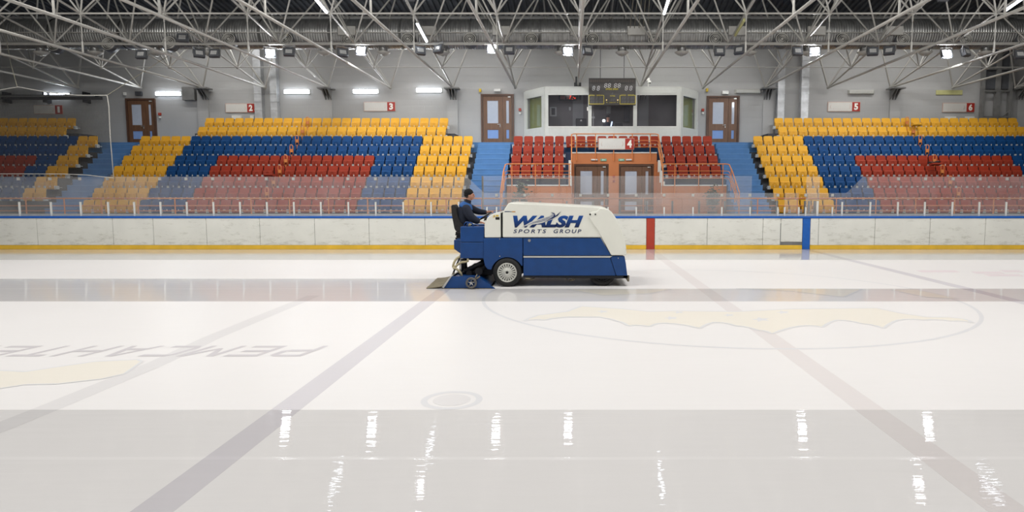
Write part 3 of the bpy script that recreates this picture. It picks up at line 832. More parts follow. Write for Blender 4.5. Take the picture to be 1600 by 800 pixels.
# ------------------------------------------------------------ central stand (orange)
OF = 30.35; OB = 32.35           # front and recessed faces
ox0, ox1 = -2.88, 6.90; rx0, rx1 = 0.0, 4.03
cs = thing('central_stand', 'orange rendered central stand with recessed double doors under red seats', 'stand', (2, OF, 1.0))
zt = P(0, 290.5, OF).z; zt6 = P(0, 239.5, OB).z
obj('front_wall', MB().box(ox0, rx0, OF, OF + .15, 1.0, zt), M['orange'], cs); obj('front_wall', MB().box(rx1, ox1, OF, OF + .15, 1.0, zt), M['orange'], cs)
obj('edge_strip', MB().box(ox0, rx0 + .02, OF - .02, OF + .2, zt, zt + .05), M['white'], cs); obj('edge_strip', MB().box(rx1 - .02, ox1, OF - .02, OF + .2, zt, zt + .05), M['white'], cs)
for a, b in ((ox0, rx0), (rx1, ox1)):
    for k in range(3, 7):
        obj('tier', MB().box(a + .02, b - .02, DK(k) - .45 if k > 3 else OF + .16, DK(k) + .24, 1.0, ZK(k)), M['navy'], cs)
obj('tier', MB().box(rx0, rx1, OB + .16, DK(6) + .24, 3.6, ZK(6)), M['navy'], cs)
obj('recess_wall', MB().box(rx0, .12, OB, OB + .15, 1.0, zt6).box(1.76, 2.24, OB, OB + .15, 1.0, zt6).box(3.9, rx1, OB, OB + .15, 1.0, zt6).box(.12, 1.76, OB, OB + .15, 3.52, zt6).box(2.24, 3.9, OB, OB + .15, 3.52, zt6), M['orange'], cs)
obj('edge_strip', MB().box(rx0, rx1, OB - .03, OB + .2, zt6, zt6 + .05), M['white'], cs)
# side cheeks of the recess follow the tiers
for xx, sgn in ((rx0, -1), (rx1, 1)):
    mb = MB(); st = MB()
    for k in range(3, 6):
        y0 = OF + .15 if k == 3 else DK(k) - .45; y1 = DK(k + 1) - .45
        x_a, x_b = (xx - .12, xx) if sgn < 0 else (xx, xx + .12)
        mb.box(x_a, x_b, y0, y1, 1.0, ZK(k) + .05)
        st.box(x_a - .015, x_b + .015, y0 - .03, y0 + .04, ZK(k) - .45, ZK(k) + .1)
    obj('recess_cheek', mb, M['orange'], cs); obj('cheek_edging', st, M['white'], cs)
a = P(896.3, 256, OB); b = P(952, 256, OB); door(a.x, b.x, 1.0, a.z, OB + .12, 'dglass', 'dglass')
a = P(966.5, 256.5, OB); b = P(1022, 256, OB); door(a.x, b.x, 1.0, a.z, OB + .12, 'dglass', 'dglass')
for px in (928.5, 983):
    c = P(px, 249.8, OB - .02)
    tag(obj('door_lamp', MB().box(c.x - .16, c.x + .16, OB - .07, OB, c.z - .04, c.z + .04), M['alum'], None, .02, 2), 'small white lamp over the %s of the two lower doors' % ('left' if px < 950 else 'right'), 'lamp')
for px in (943, 980.5):
    c = P(px if px < 950 else 971, 249.8, OB - .02); t = thing('exit_sign', 'small green exit sign over the %s of the two lower doors' % ('left' if px < 950 else 'right'), 'sign', (c.x, OB - .05, c.z))
    obj('sign_plate', MB().box(c.x - .14, c.x + .14, OB - .04, OB, c.z - .055, c.z + .055), mat('exit_green', (120, 168, 140), .5), t)
    obj('running_figure', MB().box(c.x - .05, c.x - .02, OB - .046, OB - .04, c.z - .03, c.z + .03).box(c.x - .01, c.x + .08, OB - .046, OB - .04, c.z - .01, c.z + .01), M['white'], t)
for q in (0, 1):
    c = P(959, 276 + q * 7, OB); tag(obj('alarm_button', MB().box(c.x - .05, c.x + .05, OB - .04, OB, c.z - .05, c.z + .05), M['redal'] if not q else mat('alarm_box', (150, 70, 60), .5), None, .01, 1), '%s small red alarm box on orange pillar between lower doors' % ('upper' if not q else 'lower'), 'alarm')

# orange railings of the central stand
def rail_run(label, pts_top, drops, posts, y):
    p0 = pts_top[0]; t = thing('orange_railing', label, 'railing', (pts_top[len(pts_top) // 2][0], y, 1.0))
    for i, dz in enumerate(drops):
        obj('top_rail' if i == 0 else 'mid_rail', MB().tube([(a_, b_, c_ - dz) for a_, b_, c_ in pts_top], .026 if i == 0 else .016, 8), M['orail'], t)
    for (xx, yy, za, zb) in posts: rod('rail_post', (xx, yy, za), (xx, yy, zb), .022, M['orail'], t)
    return t


ry = OF - .06
zA = P(0, 256.3, ry).z; d1 = zA - P(0, 267.3, ry).z; d2 = zA - P(0, 272.6, ry).z; d3 = zA - P(0, 278.5, ry).z
xs = lambda px: P(px, 270, ry).x
hx0 = SLx[1] - .02; hx1 = SRx[0] + .06
zp = zt - .45


def sl(x, y1): return (x, y1, zA - (ry - y1) * .68)


rail_run('orange railing before the left red seats, running down beside stairs', [(-.03, ry, zA), (hx0 + .12, ry, zA), (hx0 + .02, ry - .06, zA - .03), sl(hx0 - .02, ry - .5), sl(hx0 - .02, ry - 1.85)], (0, d1, d2, d3),
         [(xs(px), ry, zp if px < 885 else zt, zA) for px in (799.7, 836.5, 873.8, 889.6)] + [(hx0 - .02, ry - .3, 2.0, zA - .22), (hx0 - .02, ry - 1.83, 1.0, zA - 1.24), (hx0 - .02, ry - 1.1, 1.3, zA - .73)], ry)
rail_run('orange railing before the right red seats, running down beside stairs', [(4.05, ry, zA), (hx1 - .12, ry, zA), (hx1 - .02, ry - .06, zA - .03), sl(hx1 + .02, ry - .5), sl(hx1 + .02, ry - 1.85)], (0, d1, d2, d3),
         [(xs(px), ry, zp if px > 1040 else zt, zA) for px in (1036, 1054.5, 1092, 1129.5)] + [(hx1 + .02, ry - .3, 2.0, zA - .22), (hx1 + .02, ry - 1.83, 1.0, zA - 1.24), (hx1 + .02, ry - 1.1, 1.3, zA - .73)], ry)
ry2 = OB - .08; zB = P(0, 209.2, ry2).z; e1 = zB - P(0, 219.5, ry2).z; e2 = zB - P(0, 224.5, ry2).z; e3 = zB - P(0, 229.7, ry2).z
xs2 = lambda px: P(px, 225, ry2).x
rail_run('orange railing above the lower double doors, carrying sign four', [(.0, ry - 0, zA + .1), (.0, ry + .4, zA + .42), (-.0, ry2 - .1, zB - .04), (.1, ry2, zB), (3.93, ry2, zB), (4.06, ry2 - .1, zB - .04), (4.07, ry + .4, zA + .42), (4.07, ry, zA + .1)], (0, e1, e2, e3),
         [(xs2(px), ry2, zt6 - .35, zB) for px in (901, 930.5, 959, 988, 1016)], ry2)

# planters
for px, side in ((813, 'left'), (1113, 'right')):
    b = P(px, 320, 29.7); t = thing('potted_shrub', 'dark leafy shrub in a pot before the %s orange wall' % side, 'plant', (b.x, 29.7, 1.0))
    obj('pot', MB().lathe([(.0, 0), (.17, 0), (.23, .4), (.24, .42), (.2, .42), (.19, .36), (0, .36)], (b.x, 29.7, 1.0), 'Z', 16), M['pot'], t)
    st = MB(); lf = MB(); rnd = random.Random(px)
    for i in range(11):
        a = rnd.uniform(0, 2 * PI); hh = rnd.uniform(.75, 1.65); rr = rnd.uniform(.08, .38) * (1.35 - hh / 2)
        pts = [(b.x, 29.7, 1.35), (b.x + math.cos(a) * rr * .4, 29.7 + math.sin(a) * rr * .3, 1.35 + (hh - .35) * .5), (b.x + math.cos(a) * rr, 29.7 + math.sin(a) * rr * .7, 1.0 + hh)]
        st.tube(pts, .012, 5)
        for q in range(44):
            f_ = rnd.uniform(.25, 1.08); c0 = Vector(pts[1]).lerp(Vector(pts[2]), (f_ - .3) * 1.4) + Vector((rnd.gauss(0, .1), rnd.gauss(0, .07), rnd.gauss(0, .07)))
            d = Vector((rnd.gauss(0, 1), rnd.gauss(0, 1), rnd.gauss(-.2, .7))).normalized(); s_ = d.orthogonal().normalized(); L_ = rnd.uniform(.1, .17)
            up_ = d.cross(s_) * .012
            lf.add([c0, c0 + d * L_ * .5 + s_ * L_ * .28 + up_, c0 + d * L_, c0 + d * L_ * .5 - s_ * L_ * .28 + up_], [(0, 1, 2), (0, 2, 3)])
    obj('stem', st, M['bark'], t); fo = obj('foliage', lf, M['leaf'], t, fix=False); fo['kind'] = 'stuff'
# ------------------------------------------------------------ roof frame
NDY = 2.82; NY0 = 35.05; NZ0 = 7.47; NDZ = .50


def node(i, xj): return Vector((xj, NY0 - NDY * i, NZ0 + NDZ * i))


XJ = [.32 + 3.17 * j for j in range(-8, 9)]
rf = thing('roof_frame', 'pale painted tubular steel space frame with tie bars under the dark roof', 'roof frame', (2, 35.0, 7.4))
NI = 6


def topn(i, xj): return Vector((xj, NY0 - NDY * (i + .5), NZ0 + NDZ * (i + .5) + 2.9))


for xj in XJ:
    rod('tie_bar', (xj, NY0, NZ0), (xj, 6.0, NZ0), .05, M['steel'], rf, 10)
    for i in range(NI):
        rod('bottom_chord', node(i, xj), node(i + 1, xj), .042, M['steel'], rf)
    for i in (3, 5):
        nd = node(i, xj); rod('hanger', nd, (xj, nd.y, NZ0), .02, M['steel'], rf, 6)
        rod('hanger_sleeve', (xj, nd.y, NZ0), (xj, nd.y, NZ0 + .45), .038, M['steel'], rf, 6)
        rod('hanger_sleeve', (xj, nd.y, nd.z), (xj, nd.y, nd.z - .3), .034, M['steel'], rf, 6)
for i in range(1, NI + 1):
    rod('cross_chord', (XL + .3, node(i, 0).y, node(i, 0).z), (XR - .3, node(i, 0).y, node(i, 0).z), .022 if i == 1 else .036, M['steel'], rf)
jn = MB().ell((0, 0, 0), .085, .085, .085, 10, 6).mesh('chord_joint', M['steel'])
for xj in XJ:
    for i in range(0, 5): link('chord_joint', jn, rf, node(i, xj) - rf.location)
# diagonals up to the top layer, each one its own bar
for j, xj in enumerate(XJ):
    for i in range(0, 4):
        for di in (-1, 0):
            if i + di < 0: continue
            for sx in (-1, 1):
                rod('diagonal_strut', node(i, xj), topn(i + di, xj + sx * 1.585), .036 if i else .044, M['steel'], rf, 7)
top = MB()
for i in range(0, 5):
    a = topn(i, XJ[0] - 1.6); b = topn(i, XJ[-1] + 1.6); rod('top_chord', a, b, .045, M['steel_d'], rf)
for xj in [XJ[0] - 1.585] + [x + 1.585 for x in XJ]:
    rod('top_chord', topn(0, xj) + Vector((0, 1.2, -.21)), topn(5, xj), .04, M['steel_d'], rf)

# ------------------------------------------------------------ air duct and diffusers
DY = 30.8; dz0 = P(0, 30, DY).z; dz1 = P(0, 77, DY).z; dr = (dz0 - dz1) / 2; dcz = (dz0 + dz1) / 2
du = thing('air_duct', 'large ribbed silver air duct running the width of the hall under roof', 'air duct', (2, DY, dcz))
segx = [XL + .2 + 3.05 * i for i in range(21)]
for a, b in zip(segx[:-1], segx[1:]):
    prof = []
    n_ = 28
    for q in range(n_):
        x = a + (b - a) * q / n_; prof += [(dr - .018, x), (dr - .018, x + .02), (dr, x + .04), (dr, x + .085)]
    prof.append((dr + .02, b - .02)); prof.append((dr + .02, b))
    obj('duct_section', MB().lathe(prof, (0, DY, dcz), 'X', 24), M['galv'], du, fix=False)
rod('support_rail', (XL + .2, DY - dr - .04, P(0, 51, DY - dr).z), (XR - .2, DY - dr - .04, P(0, 51, DY - dr).z), .025, M['steel'], du)
px_plate = [542, 668, 783, 905, 994, 1152, 1276, 1397]
for px in px_plate:
    c = P(px, 48, DY - dr - .1); tag(obj('junction_box', MB().box(c.x - .38, c.x + .38, c.y - .06, c.y + .06, c.z - .19, c.z + .19), M['steel'], None, .015, 1),
        'pale flat box on the duct front, %s' % {542: 'leftmost of the eight boxes', 668: 'second from left', 783: 'third from left', 905: 'fourth from left, left of scoreboard', 994: 'fifth from left, below a bunch of cables', 1152: 'third from right', 1276: 'second from right', 1397: 'rightmost of the eight boxes'}[px], 'box', 'pale boxes on the air duct')
cb = MB()
for q in range(5):
    a = P(984 + q * 7, 48, DY - dr - .05); b = P(996 + q * 5.5, -60, 27.5); cb.tube([a, b], .012, 5)
tag(obj('cable_bunch', cb, M['cable']), 'bunch of thin pale cables rising from a box on the duct above the scoreboard', 'cables')
dface = DY - dr * .92
dpx = [84, 169, 264, 357, 447, 543, 637, 734, 830, 926, 1022, 1118, 1222, 1317, 1411, 1509, 1600]
nz = MB().lathe([(.235, 0), (.25, -.05), (.28, -.04), (.29, .02)], (0, 0, 0), 'Y', 20).lathe([(.165, 0), (.175, -.05), (.195, -.045), (.2, .0)], (0, 0, 0), 'Y', 20)
nz.lathe([(.1, 0), (.11, -.06), (.13, -.055), (.135, .0)], (0, 0, 0), 'Y', 20).lathe([(0, -.07), (.05, -.06), (.07, -.02), (.07, .0)], (0, 0, 0), 'Y', 16)
nz_me = nz.mesh('nozzle_rings', M['steel'], fix=False); bk_me = MB().lathe([(0, .0), (.27, .0)], (0, 0, 0), 'Y', 20).mesh('nozzle_throat', M['black'], fix=False)
ring_me = MB().lathe([(.28, .0), (.31, .02), (.31, .3), (.28, .3)], (0, 0, 0), 'Y', 20).mesh('nozzle_collar', M['house'], fix=False)
for i, px in enumerate(dpx):
    c = P(px, 61 if px > 300 else 70 - (px - 60) / 60, dface - .12)
    t = thing('jet_nozzle', 'round ringed air nozzle on duct front, %s from left' % ORD[i + 1], 'air nozzle', c, 'round nozzles along the air duct')
    for me in (nz_me, bk_me, ring_me): link(me.name.split('.')[0], me, t, rot=(-.25, 0, 0))
mpx = [(64, 92), (149, 91), (244, 88), (325, 87), (507, 84), (599, 84), (692, 82), (877, 81), (972, 81), (1065, 82), (1172, 79), (1262, 80), (1350, 79), (1446, 82), (1539, 82)]
ms = [MB().lathe([(.19, .16), (.19, .02), (.2, 0), (0, .0)], (0, 0, 0), 'Z', 18).mesh('diffuser_neck', M['galv'], fix=False),
      MB().lathe([(.2, .0), (.30, -.015), (.30, -.05), (.17, -.15), (0, -.16)], (0, 0, 0), 'Z', 18).mesh('diffuser_cone', M['steel'], fix=False),
      MB().lathe([(.07, -.15), (.07, -.2), (0, -.2)], (0, 0, 0), 'Z', 12).mesh('diffuser_cap', M['steel'], fix=False)]
for i, (px, py) in enumerate(mpx):
    c = P(px, 79, DY); c.z = dcz - dr - .1
    t = thing('ceiling_diffuser', 'round mushroom-shaped diffuser under the duct, %s from left' % ORD[i + 1], 'air diffuser', c, 'mushroom diffusers under the air duct')
    for me in ms: link(me.name.split('.')[0], me, t)

# ------------------------------------------------------------ floodlights
FY = 28.6
hs = loft([(-.17, .21, -.1, .04), (.17, .21, -.1, .04)]).mesh('flood_housing', M['house'])
fins = MB()
for q in range(6): fins.box(-.15 + q * .06, -.135 + q * .06, .04, .12, -.14, .14)
fins = fins.mesh('heat_fins', M['house'])
yk = MB().box(-.25, -.225, -.02, .02, -.02, .25).box(.225, .25, -.02, .02, -.02, .25).box(-.25, .25, -.02, .02, .25, .27).cyl((0, 0, .27), (0, 0, .52), .015, n=6).mesh('mounting_yoke', M['steel_d'])
lens = {True: MB().box(-.16, .16, -.112, -.1, -.12, .12).mesh('flood_lens', M['flood']), False: MB().box(-.13, .13, -.112, -.1, -.09, .08).mesh('flood_lens', M['floodoff'])}
fl_on = [(422, 84, .5), (565, 80, 0), (769, 77, 0), (887, 81, .1), (1273, 81, -.3), (1478, 85, 0)]
fl_off = [(222, 86, 0), (286, 60, .2), (311, 84, .6), (336, 84, -.1), (452, 82, .2), (535, 83, .6), (656, 80, .5), (686, 77, -.6), (796, 79, 0), (917, 80, .5), (1124, 81, 0), (1156, 79, -.6), (1245, 81, .2), (1363, 81, -.2), (1390, 80, -.7), (1508, 82, .6), (1592, 86, 0)]
allf = sorted([(a, b, c, True) for a, b, c in fl_on] + [(a, b, c, False) for a, b, c in fl_off])
io = {True: 0, False: 0}
for px, py, tw, on in allf:
    io[on] += 1; c = P(px, py, FY)
    t = thing('floodlight', '%s square floodlight hung under the roof frame, %s %s one from left' % ('glowing' if on else 'unlit grey', ORD[io[on]], 'lit' if on else 'unlit'), 'floodlight', c, 'lit floodlights' if on else 'unlit floodlights')
    t.rotation_euler = (0, 0, tw)
    hd = link('flood_housing', hs, t, rot=(-.35 if not on else -.5, 0, 0)); link('flood_lens', lens[on], hd); link('heat_fins', fins, hd); link('mounting_yoke', yk, t)
    if on:
        l = bpy.data.lights.new('flood_beam', 'SPOT'); l.energy = 900; l.spot_size = math.radians(140); l.spot_blend = .8; l.shadow_soft_size = .12; l.color = (.96, .98, 1)
        lo = bpy.data.objects.new('flood_beam', l); COL.objects.link(lo); lo.location = c + Vector((0, -.2, -.1)); lo.rotation_euler = (math.radians(50), 0, 0)
# two brighter floods whose lower edge dips into the frame
for px, s_ in ((640, 'left of centre'), (1472, 'right')):
    c = P(px, -4, 26.3); t = thing('floodlight', 'glowing floodlight at the top edge of the photo, %s' % s_, 'floodlight', c, 'lit floodlights')
    hd = link('flood_housing', hs, t, rot=(-.6, 0, 0)); link('flood_lens', lens[True], hd); link('heat_fins', fins, hd); link('mounting_yoke', yk, t)
pp = rod('lamp_pipe', (XL + .3, FY, P(0, 67, FY).z - .06), (XR - .3, FY, P(0, 67, FY).z - .06), .03, M['steel'], None)
tag(pp, 'thin pale pipe the floodlights hang from, crossing before the duct', 'pipe')


# tube lamps along the sloping chords
def tube_lamp(a, b, on, label, group=None):
    a = Vector(a); b = Vector(b); t = thing('tube_lamp', label, 'lamp', a, group)
    rod('lamp_body', a + Vector((0, 0, .05)), b + Vector((0, 0, .05)), .045, M['lamp_off'] if on != 'y' else M['lamp_y'], t)
    rod('lamp_tube', a, b, .05, M['lampw'] if on is True else (M['lamp_y'] if on == 'y' else M['lamp_off']), t)
    return t


def onchord(xj, y): return Vector((xj + .0, y, NZ0 + (NY0 - y) / NDY * NDZ - .13))


xjn = lambda x: min(XJ, key=lambda q: abs(q - x))
tube_lamp(onchord(xjn(-9.3), 26.2), onchord(xjn(-9.3), 24.8), True, 'lit tube lamp at the top left, along sloping frame bar', 'lamps on the roof frame')
tube_lamp(onchord(xjn(-6.1), 28.9), onchord(xjn(-6.1), 27.2), True, 'lit tube lamp on a sloping frame bar, left of centre before duct', 'lamps on the roof frame')
tube_lamp(onchord(xjn(3.6), 26.3), onchord(xjn(3.6), 24.6), True, 'lit tube lamp at the top, above the scoreboard', 'lamps on the roof frame')
tube_lamp(onchord(xjn(6.8), 28.3), onchord(xjn(6.8), 26.9), 'y', 'unlit yellowed tube lamp on sloping frame bar right of centre', 'lamps on the roof frame')
tube_lamp(onchord(xjn(16.4), 26.0), onchord(xjn(16.4), 24.4), True, 'lit tube lamp at the top right corner', 'lamps on the roof frame')

# wall strip lights
def strip(px, py, on, label):
    c = P(px, py, WY - .08); t = thing('strip_light', label, 'lamp', (c.x, WY - .05, c.z), 'strip lights on the far wall')
    obj('backplate', MB().box(c.x - .68, c.x + .68, WY - .05, WY - .005, c.z - .12, c.z + .12), M['lamp_off'] if on != 'y' else M['lamp_y'], t, .02, 1)
    if on != 'y': obj('light_cover', MB().box(c.x - .64, c.x + .64, WY - .13, WY - .05, c.z - .1, c.z + .1), M['lampw'] if on else M['lamp_off'], t, .045, 2)
    if on is True:
        l = bpy.data.lights.new('strip_glow', 'AREA'); l.shape = 'RECTANGLE'; l.size = 1.25; l.size_y = .1; l.energy = 60; l.color = (.9, .95, 1)
        lo = bpy.data.objects.new('strip_glow', l); COL.objects.link(lo); lo.location = (c.x, WY - .3, c.z); lo.rotation_euler = (-PI / 2, 0, 0)


strip(88, 148.5, True, 'lit strip light behind the cable tray over sign one')
strip(262.5, 146.3, True, 'lit strip light right of the leftmost wall door')
strip(463.5, 143.3, True, 'lit strip light right of the two silver pipes, left half')
strip(571, 142.8, True, 'lit strip light above sign three')
strip(670, 141, True, 'lit strip light between sign three and a wall door')
strip(1169, 142.8, False, 'unlit strip light right of the rightmost door')
strip(1346, 143.8, False, 'unlit strip light above sign five')
strip(1484, 144.3, 'y', 'unlit greenish strip light above sign six')

# block signs
def sign(n, x0, x1, y0, y1, y=WY, hang=None, label=None):
    a = P(x0, y0, y - .05); b = P(x1, y1, y - .05); t = thing('block_sign', label or 'white block sign with red panel reading %s, %s' % ({2: 'two', 3: 'three', 5: 'five', 6: 'six'}[n], {2: 'left of the silver ducts', 3: 'below the middle lit strip light', 5: 'right of the silver ducts', 6: 'far right of the wall'}[n]), 'sign', ((a.x + b.x) / 2, y - .03, b.z), 'numbered block signs')
    w_ = b.x - a.x; xm = a.x + w_ * .745
    obj('sign_frame', MB().box(a.x, b.x, y - .05, y - .01, b.z, a.z), M['signfr'], t, .008, 1)
    obj('sign_face', MB().box(a.x + .035, xm, y - .062, y - .05, b.z + .035, a.z - .035), M['sign'], t)
    rp_ = obj('number_panel', MB().box(xm, b.x - .02, y - .064, y - .05, b.z + .02, a.z - .02), M['signred'], t)
    cx = (xm + b.x - .02) / 2; h = (a.z - b.z)
    hw = h * (.2 if n != 1 else .13)
    fit_text('block_number', str(n), cx - hw, cx + hw, b.z + h * .17, a.z - h * .15, y - .068, M['digit'], rp_, 0, .045)
    fm = MB()
    cxs = (a.x + .035 + xm) / 2; ww = (xm - a.x) / 2 * .72
    for sg in (-1, 1):
        pts = [(cxs + sg * (ww + .06 - .05 * abs(q) ** 2), y - .066, (a.z + b.z) / 2 + q * h * .2) for q in (-1, -.5, 0, .5, 1)]
        if sg > 0 or n in (4, 5): fm.tube(pts, .008, 4)
    for q in range(-3, 4): fm.box(cxs + q * ww / 4 - .02, cxs + q * ww / 4 + .02, y - .065, y - .062, b.z + h * .26, b.z + h * .29)
    obj('faded_print', fm, M['faint'], t)


sign(1, 52, 98.5, 164, 178.5, label='white block sign reading one, behind the net at far left'); sign(2, 351.5, 398.5, 161.5, 176)
sign(3, 568, 618, 159, 174); sign(5, 1293.5, 1344, 159, 174.5); sign(6, 1473, 1522.5, 160.5, 175.5)
sign(4, 935, 991, 215.7, 234, OB - .13, label='white block sign reading four, fixed to the central orange railing')

# silver down-pipes on the wall
for i, (a, b, tp) in enumerate(((399, 410.5, 98), (424, 434.5, 98), (1214, 1224.6, 96), (1250.5, 1262, 96))):
    pa = P(a, tp, WY - .2); pb = P(b, 190, WY - .2); r = (P(b, 150, WY - .2).x - P(a, 150, WY - .2).x) / 2; cx = P((a + b) / 2, 150, WY - .2).x
    t = thing('down_duct', '%s silver square duct running down the wall %s' % (('left', 'right')[i % 2], 'beside sign two' if i < 2 else 'left of sign five'), 'duct', (cx, WY - .2, 5))
    zt_ = P(0, 30, WY - .2).z; z = 5.1 if i != 1 else 5.1; nseg = 14
    for q in range(nseg):
        z_a = 5.1 + (zt_ - 5.1) * q / nseg; z_b = 5.1 + (zt_ - 5.1) * (q + 1) / nseg
        obj('duct_piece', MB().box(cx - r, cx + r, WY - .35, WY - .01, z_a + .02, z_b).box(cx - r - .015, cx + r + .015, WY - .365, WY - .01, z_a, z_a + .03), M['galvl'], t)
# lattice column far right
t = thing('lattice_column', 'dark grey steel lattice column against the wall, right of sign six', 'column', (P(1560, 150, WY).x, WY - .3, 5.1))
for px in (1537, 1560, 1580):
    x = P(px, 140, WY - .3).x; obj('upright', MB().box(x - .07 * (1.5 if px == 1560 else 1), x + .07 * (1.5 if px == 1560 else 1), WY - .12 - .2, WY - .12, 4.6 if px > 1590 else 5.1, 11.1), M['steel_d'], t)
xa = P(1537, 140, WY - .3).x; xb = P(1580, 140, WY - .3).x
for z in (5.2, 6.0, 7.3, 8.4, 9.5, 10.6): obj('cross_bar', MB().box(xa, xb, WY - .33, WY - .27, z - .04, z + .04), M['steel_d'], t)
obj('back_plate', MB().box(xa, xb, WY - .19, WY - .17, 7.4, 11.0), M['house'], t)
for za in (5.2, 8.4): rod('brace', (xa, WY - .25, za), (xb, WY - .25, za + 1.1), .03, M['steel_d'], t)

# small things on the wall
def wallbox(name, px, py, wpx, hpx, m, label, cat, d=.1, y=WY):
    c = P(px, py, y); s_ = F / y
    return tag(obj(name, MB().box(c.x - wpx / 2 / s_, c.x + wpx / 2 / s_, y - d, y - .003, c.z - hpx / 2 / s_, c.z + hpx / 2 / s_), M[m], None, .012, 1), label, cat)


wallbox('wall_cabinet', 298, 147, 19, 20, 'steel_d', 'grey metal box high on the wall between a strip light and sign two', 'box', .25)
wallbox('alarm_button', 250.5, 178.5, 4, 4, 'redal', 'small red alarm box beside the leftmost wall door', 'alarm'); wallbox('alarm_button', 812.5, 171.5, 4, 4, 'redal', 'small red alarm box between left centre door and booth', 'alarm')
wallbox('alarm_button', 1098, 172, 4, 4, 'redal', 'small red alarm box between the booth and right centre door', 'alarm')
wallbox('socket_box', 251, 183.5, 3, 3, 'white', 'small white box under the alarm by the leftmost door', 'box'); wallbox('socket_box', 1098, 177, 3, 3, 'white', 'small white box under the alarm right of the booth', 'box'); wallbox('socket_box', 812.5, 177, 3, 3, 'white', 'small white box under the alarm left of the booth', 'box')
wallbox('sounder', 750.5, 141.5, 3.5, 5, 'stick', 'small yellowish box above left centre door', 'box'); wallbox('sounder', 1104.5, 141, 3.5, 5, 'stick', 'small yellowish box above right centre door', 'box'); wallbox('sounder', 196, 147, 4, 5, 'white', 'small pale box left above the leftmost wall door', 'box')
wallbox('emergency_lamp', 777.5, 141.5, 10, 4, 'alum', 'small white lamp over the left centre door', 'lamp', .15); wallbox('emergency_lamp', 1132.5, 145, 10, 5, 'alum', 'small white lamp over the right centre door', 'lamp', .15); wallbox('emergency_lamp', 218, 146.5, 10, 6, 'house', 'small grey lamp over the leftmost wall door', 'lamp', .12)
wallbox('switch_box', 371, 184, 15, 6, 'white', 'white box on the wall below sign two', 'box'); wallbox('switch_box', 395, 184, 6, 6, 'white', 'small white box right of the box below sign two', 'box')
wallbox('switch_box', 1484, 185, 17, 5, 'white', 'wide white box on the wall below sign six', 'box'); wallbox('switch_box', 1514, 185, 14, 5, 'white', 'white box on wall at right, under the end of sign six', 'box')
# cable tray over sign one
t = thing('cable_tray', 'dark cable tray on brackets high on the wall, far left behind net', 'cable tray', (P(60, 150, 34.9).x, 34.9, 7))
za = P(0, 152.5, 34.9).z
obj('tray', MB().box(XL + .3, P(157, 150, 34.9).x, 34.75, 35.05, za - .1, za + .06).box(XL + .3, P(157, 150, 34.9).x, 34.72, 34.76, za - .1, za + .12), M['mdark'], t)
obj('tray_pipe', MB().tube([(XL + .3, 34.6, za + .02), (P(147, 149, 34.6).x, 34.6, za + .05)], .05, 8), M['steel_d'], t)
for px in (7, 70, 132):
    c = P(px, 150, 34.9); obj('tray_bracket', MB().box(c.x - .04, c.x + .04, 34.8, WY - .01, za - .25, za + .28), M['mdark'], t)

# ------------------------------------------------------------ protective net
NYY = BY + .13
nt_ = thing('safety_net', 'fine dark protective net with white rope edge hanging above the glass, far left', 'net', (P(60, 200, NYY).x, NYY, 2.8))
xr_ = P(167, 150, NYY).x; xl_ = XL + 2.5; zt_ = P(0, 149, NYY).z; zb_ = P(0, 276, NYY).z
mb = MB(); r = .0028; n1 = int((xr_ - xl_) / .05); n2 = int((zt_ - zb_) / .05)
topz = lambda x: zt_ + max(0, (P(120, 149, NYY).x - x)) * .0 + (0.16 * max(0, 1 - abs(x - P(27, 135, NYY).x) / 2.4) ** 1.5) * 2
for i in range(n1 + 1):
    x = xr_ - i * .05; mb.box(x - r, x + r, NYY - r, NYY + r, zb_, topz(x))
for i in range(n2 + 1):
    z = zb_ + i * .05; mb.box(xl_, xr_, NYY - r, NYY + r, z - r, z + r)
o = obj('netting', mb, M['net'], nt_, fix=False); o['kind'] = 'stuff'
xs_ = [xl_ + (xr_ - xl_) * i / 24 for i in range(25)]
obj('edge_rope', MB().tube([(x, NYY, topz(x)) for x in xs_] + [(xr_ + .01, NYY, zt_), (xr_ + .05, NYY, zt_ - .4), (xr_ + .03, NYY, (zt_ + zb_) / 2), (xr_ + .06, NYY, zb_ - .02)], .016, 6), M['rope'], nt_)
obj('bottom_rope', MB().tube([(xl_, NYY, zb_ + .12), (P(100, 272, NYY).x, NYY, zb_ + .1), (P(135, 274, NYY).x, NYY, zb_ + .06), (xr_ + .05, NYY, zb_ - .05)], .014, 6), M['rope'], nt_)
obj('hanging_rope', MB().tube([(xr_, NYY, zt_), P(215, 118, 27.5), P(262, 88, FY)], .012, 5), M['cable'], nt_)
obj('hanging_rope', MB().tube([(P(27, 135, NYY).x, NYY, topz(P(27, 135, NYY).x)), P(17, 100, 27.4), P(2, 20, 28.8)], .012, 5), M['cable'], nt_)

# ------------------------------------------------------------ commentary booth
BF = 33.75
fl_, fr_ = P(852, 170, BF).x, P(1062, 170, BF).x; wl_, wr_ = P(820.5, 170, WY).x, P(1089, 170, WY).x
bz = 4.35; ztp = P(0, 137, BF).z; zw1 = P(0, 148.3, BF).z; zw0 = P(0, 197.3, BF).z
bt = thing('commentary_booth', 'white framed glazed booth with slanted ends above the red seats', 'booth', ((fl_ + fr_) / 2, BF, bz))
xa_, xb_, xc_, xd_ = P(919, 170, BF).x, P(924.5, 170, BF).x, P(989.5, 170, BF).x, P(995.5, 170, BF).x
fp = .15
obj('front_frame', MB().box(fl_, fr_, BF, BF + .1, bz, zw0).box(fl_, fr_, BF, BF + .1, zw1, ztp).box(fl_, fl_ + fp, BF, BF + .1, zw0, zw1).box(fr_ - fp, fr_, BF, BF + .1, zw0, zw1)
    .box(xa_, xb_, BF, BF + .1, zw0, zw1).box(xc_, xd_, BF, BF + .1, zw0, zw1), M['booth'], bt)
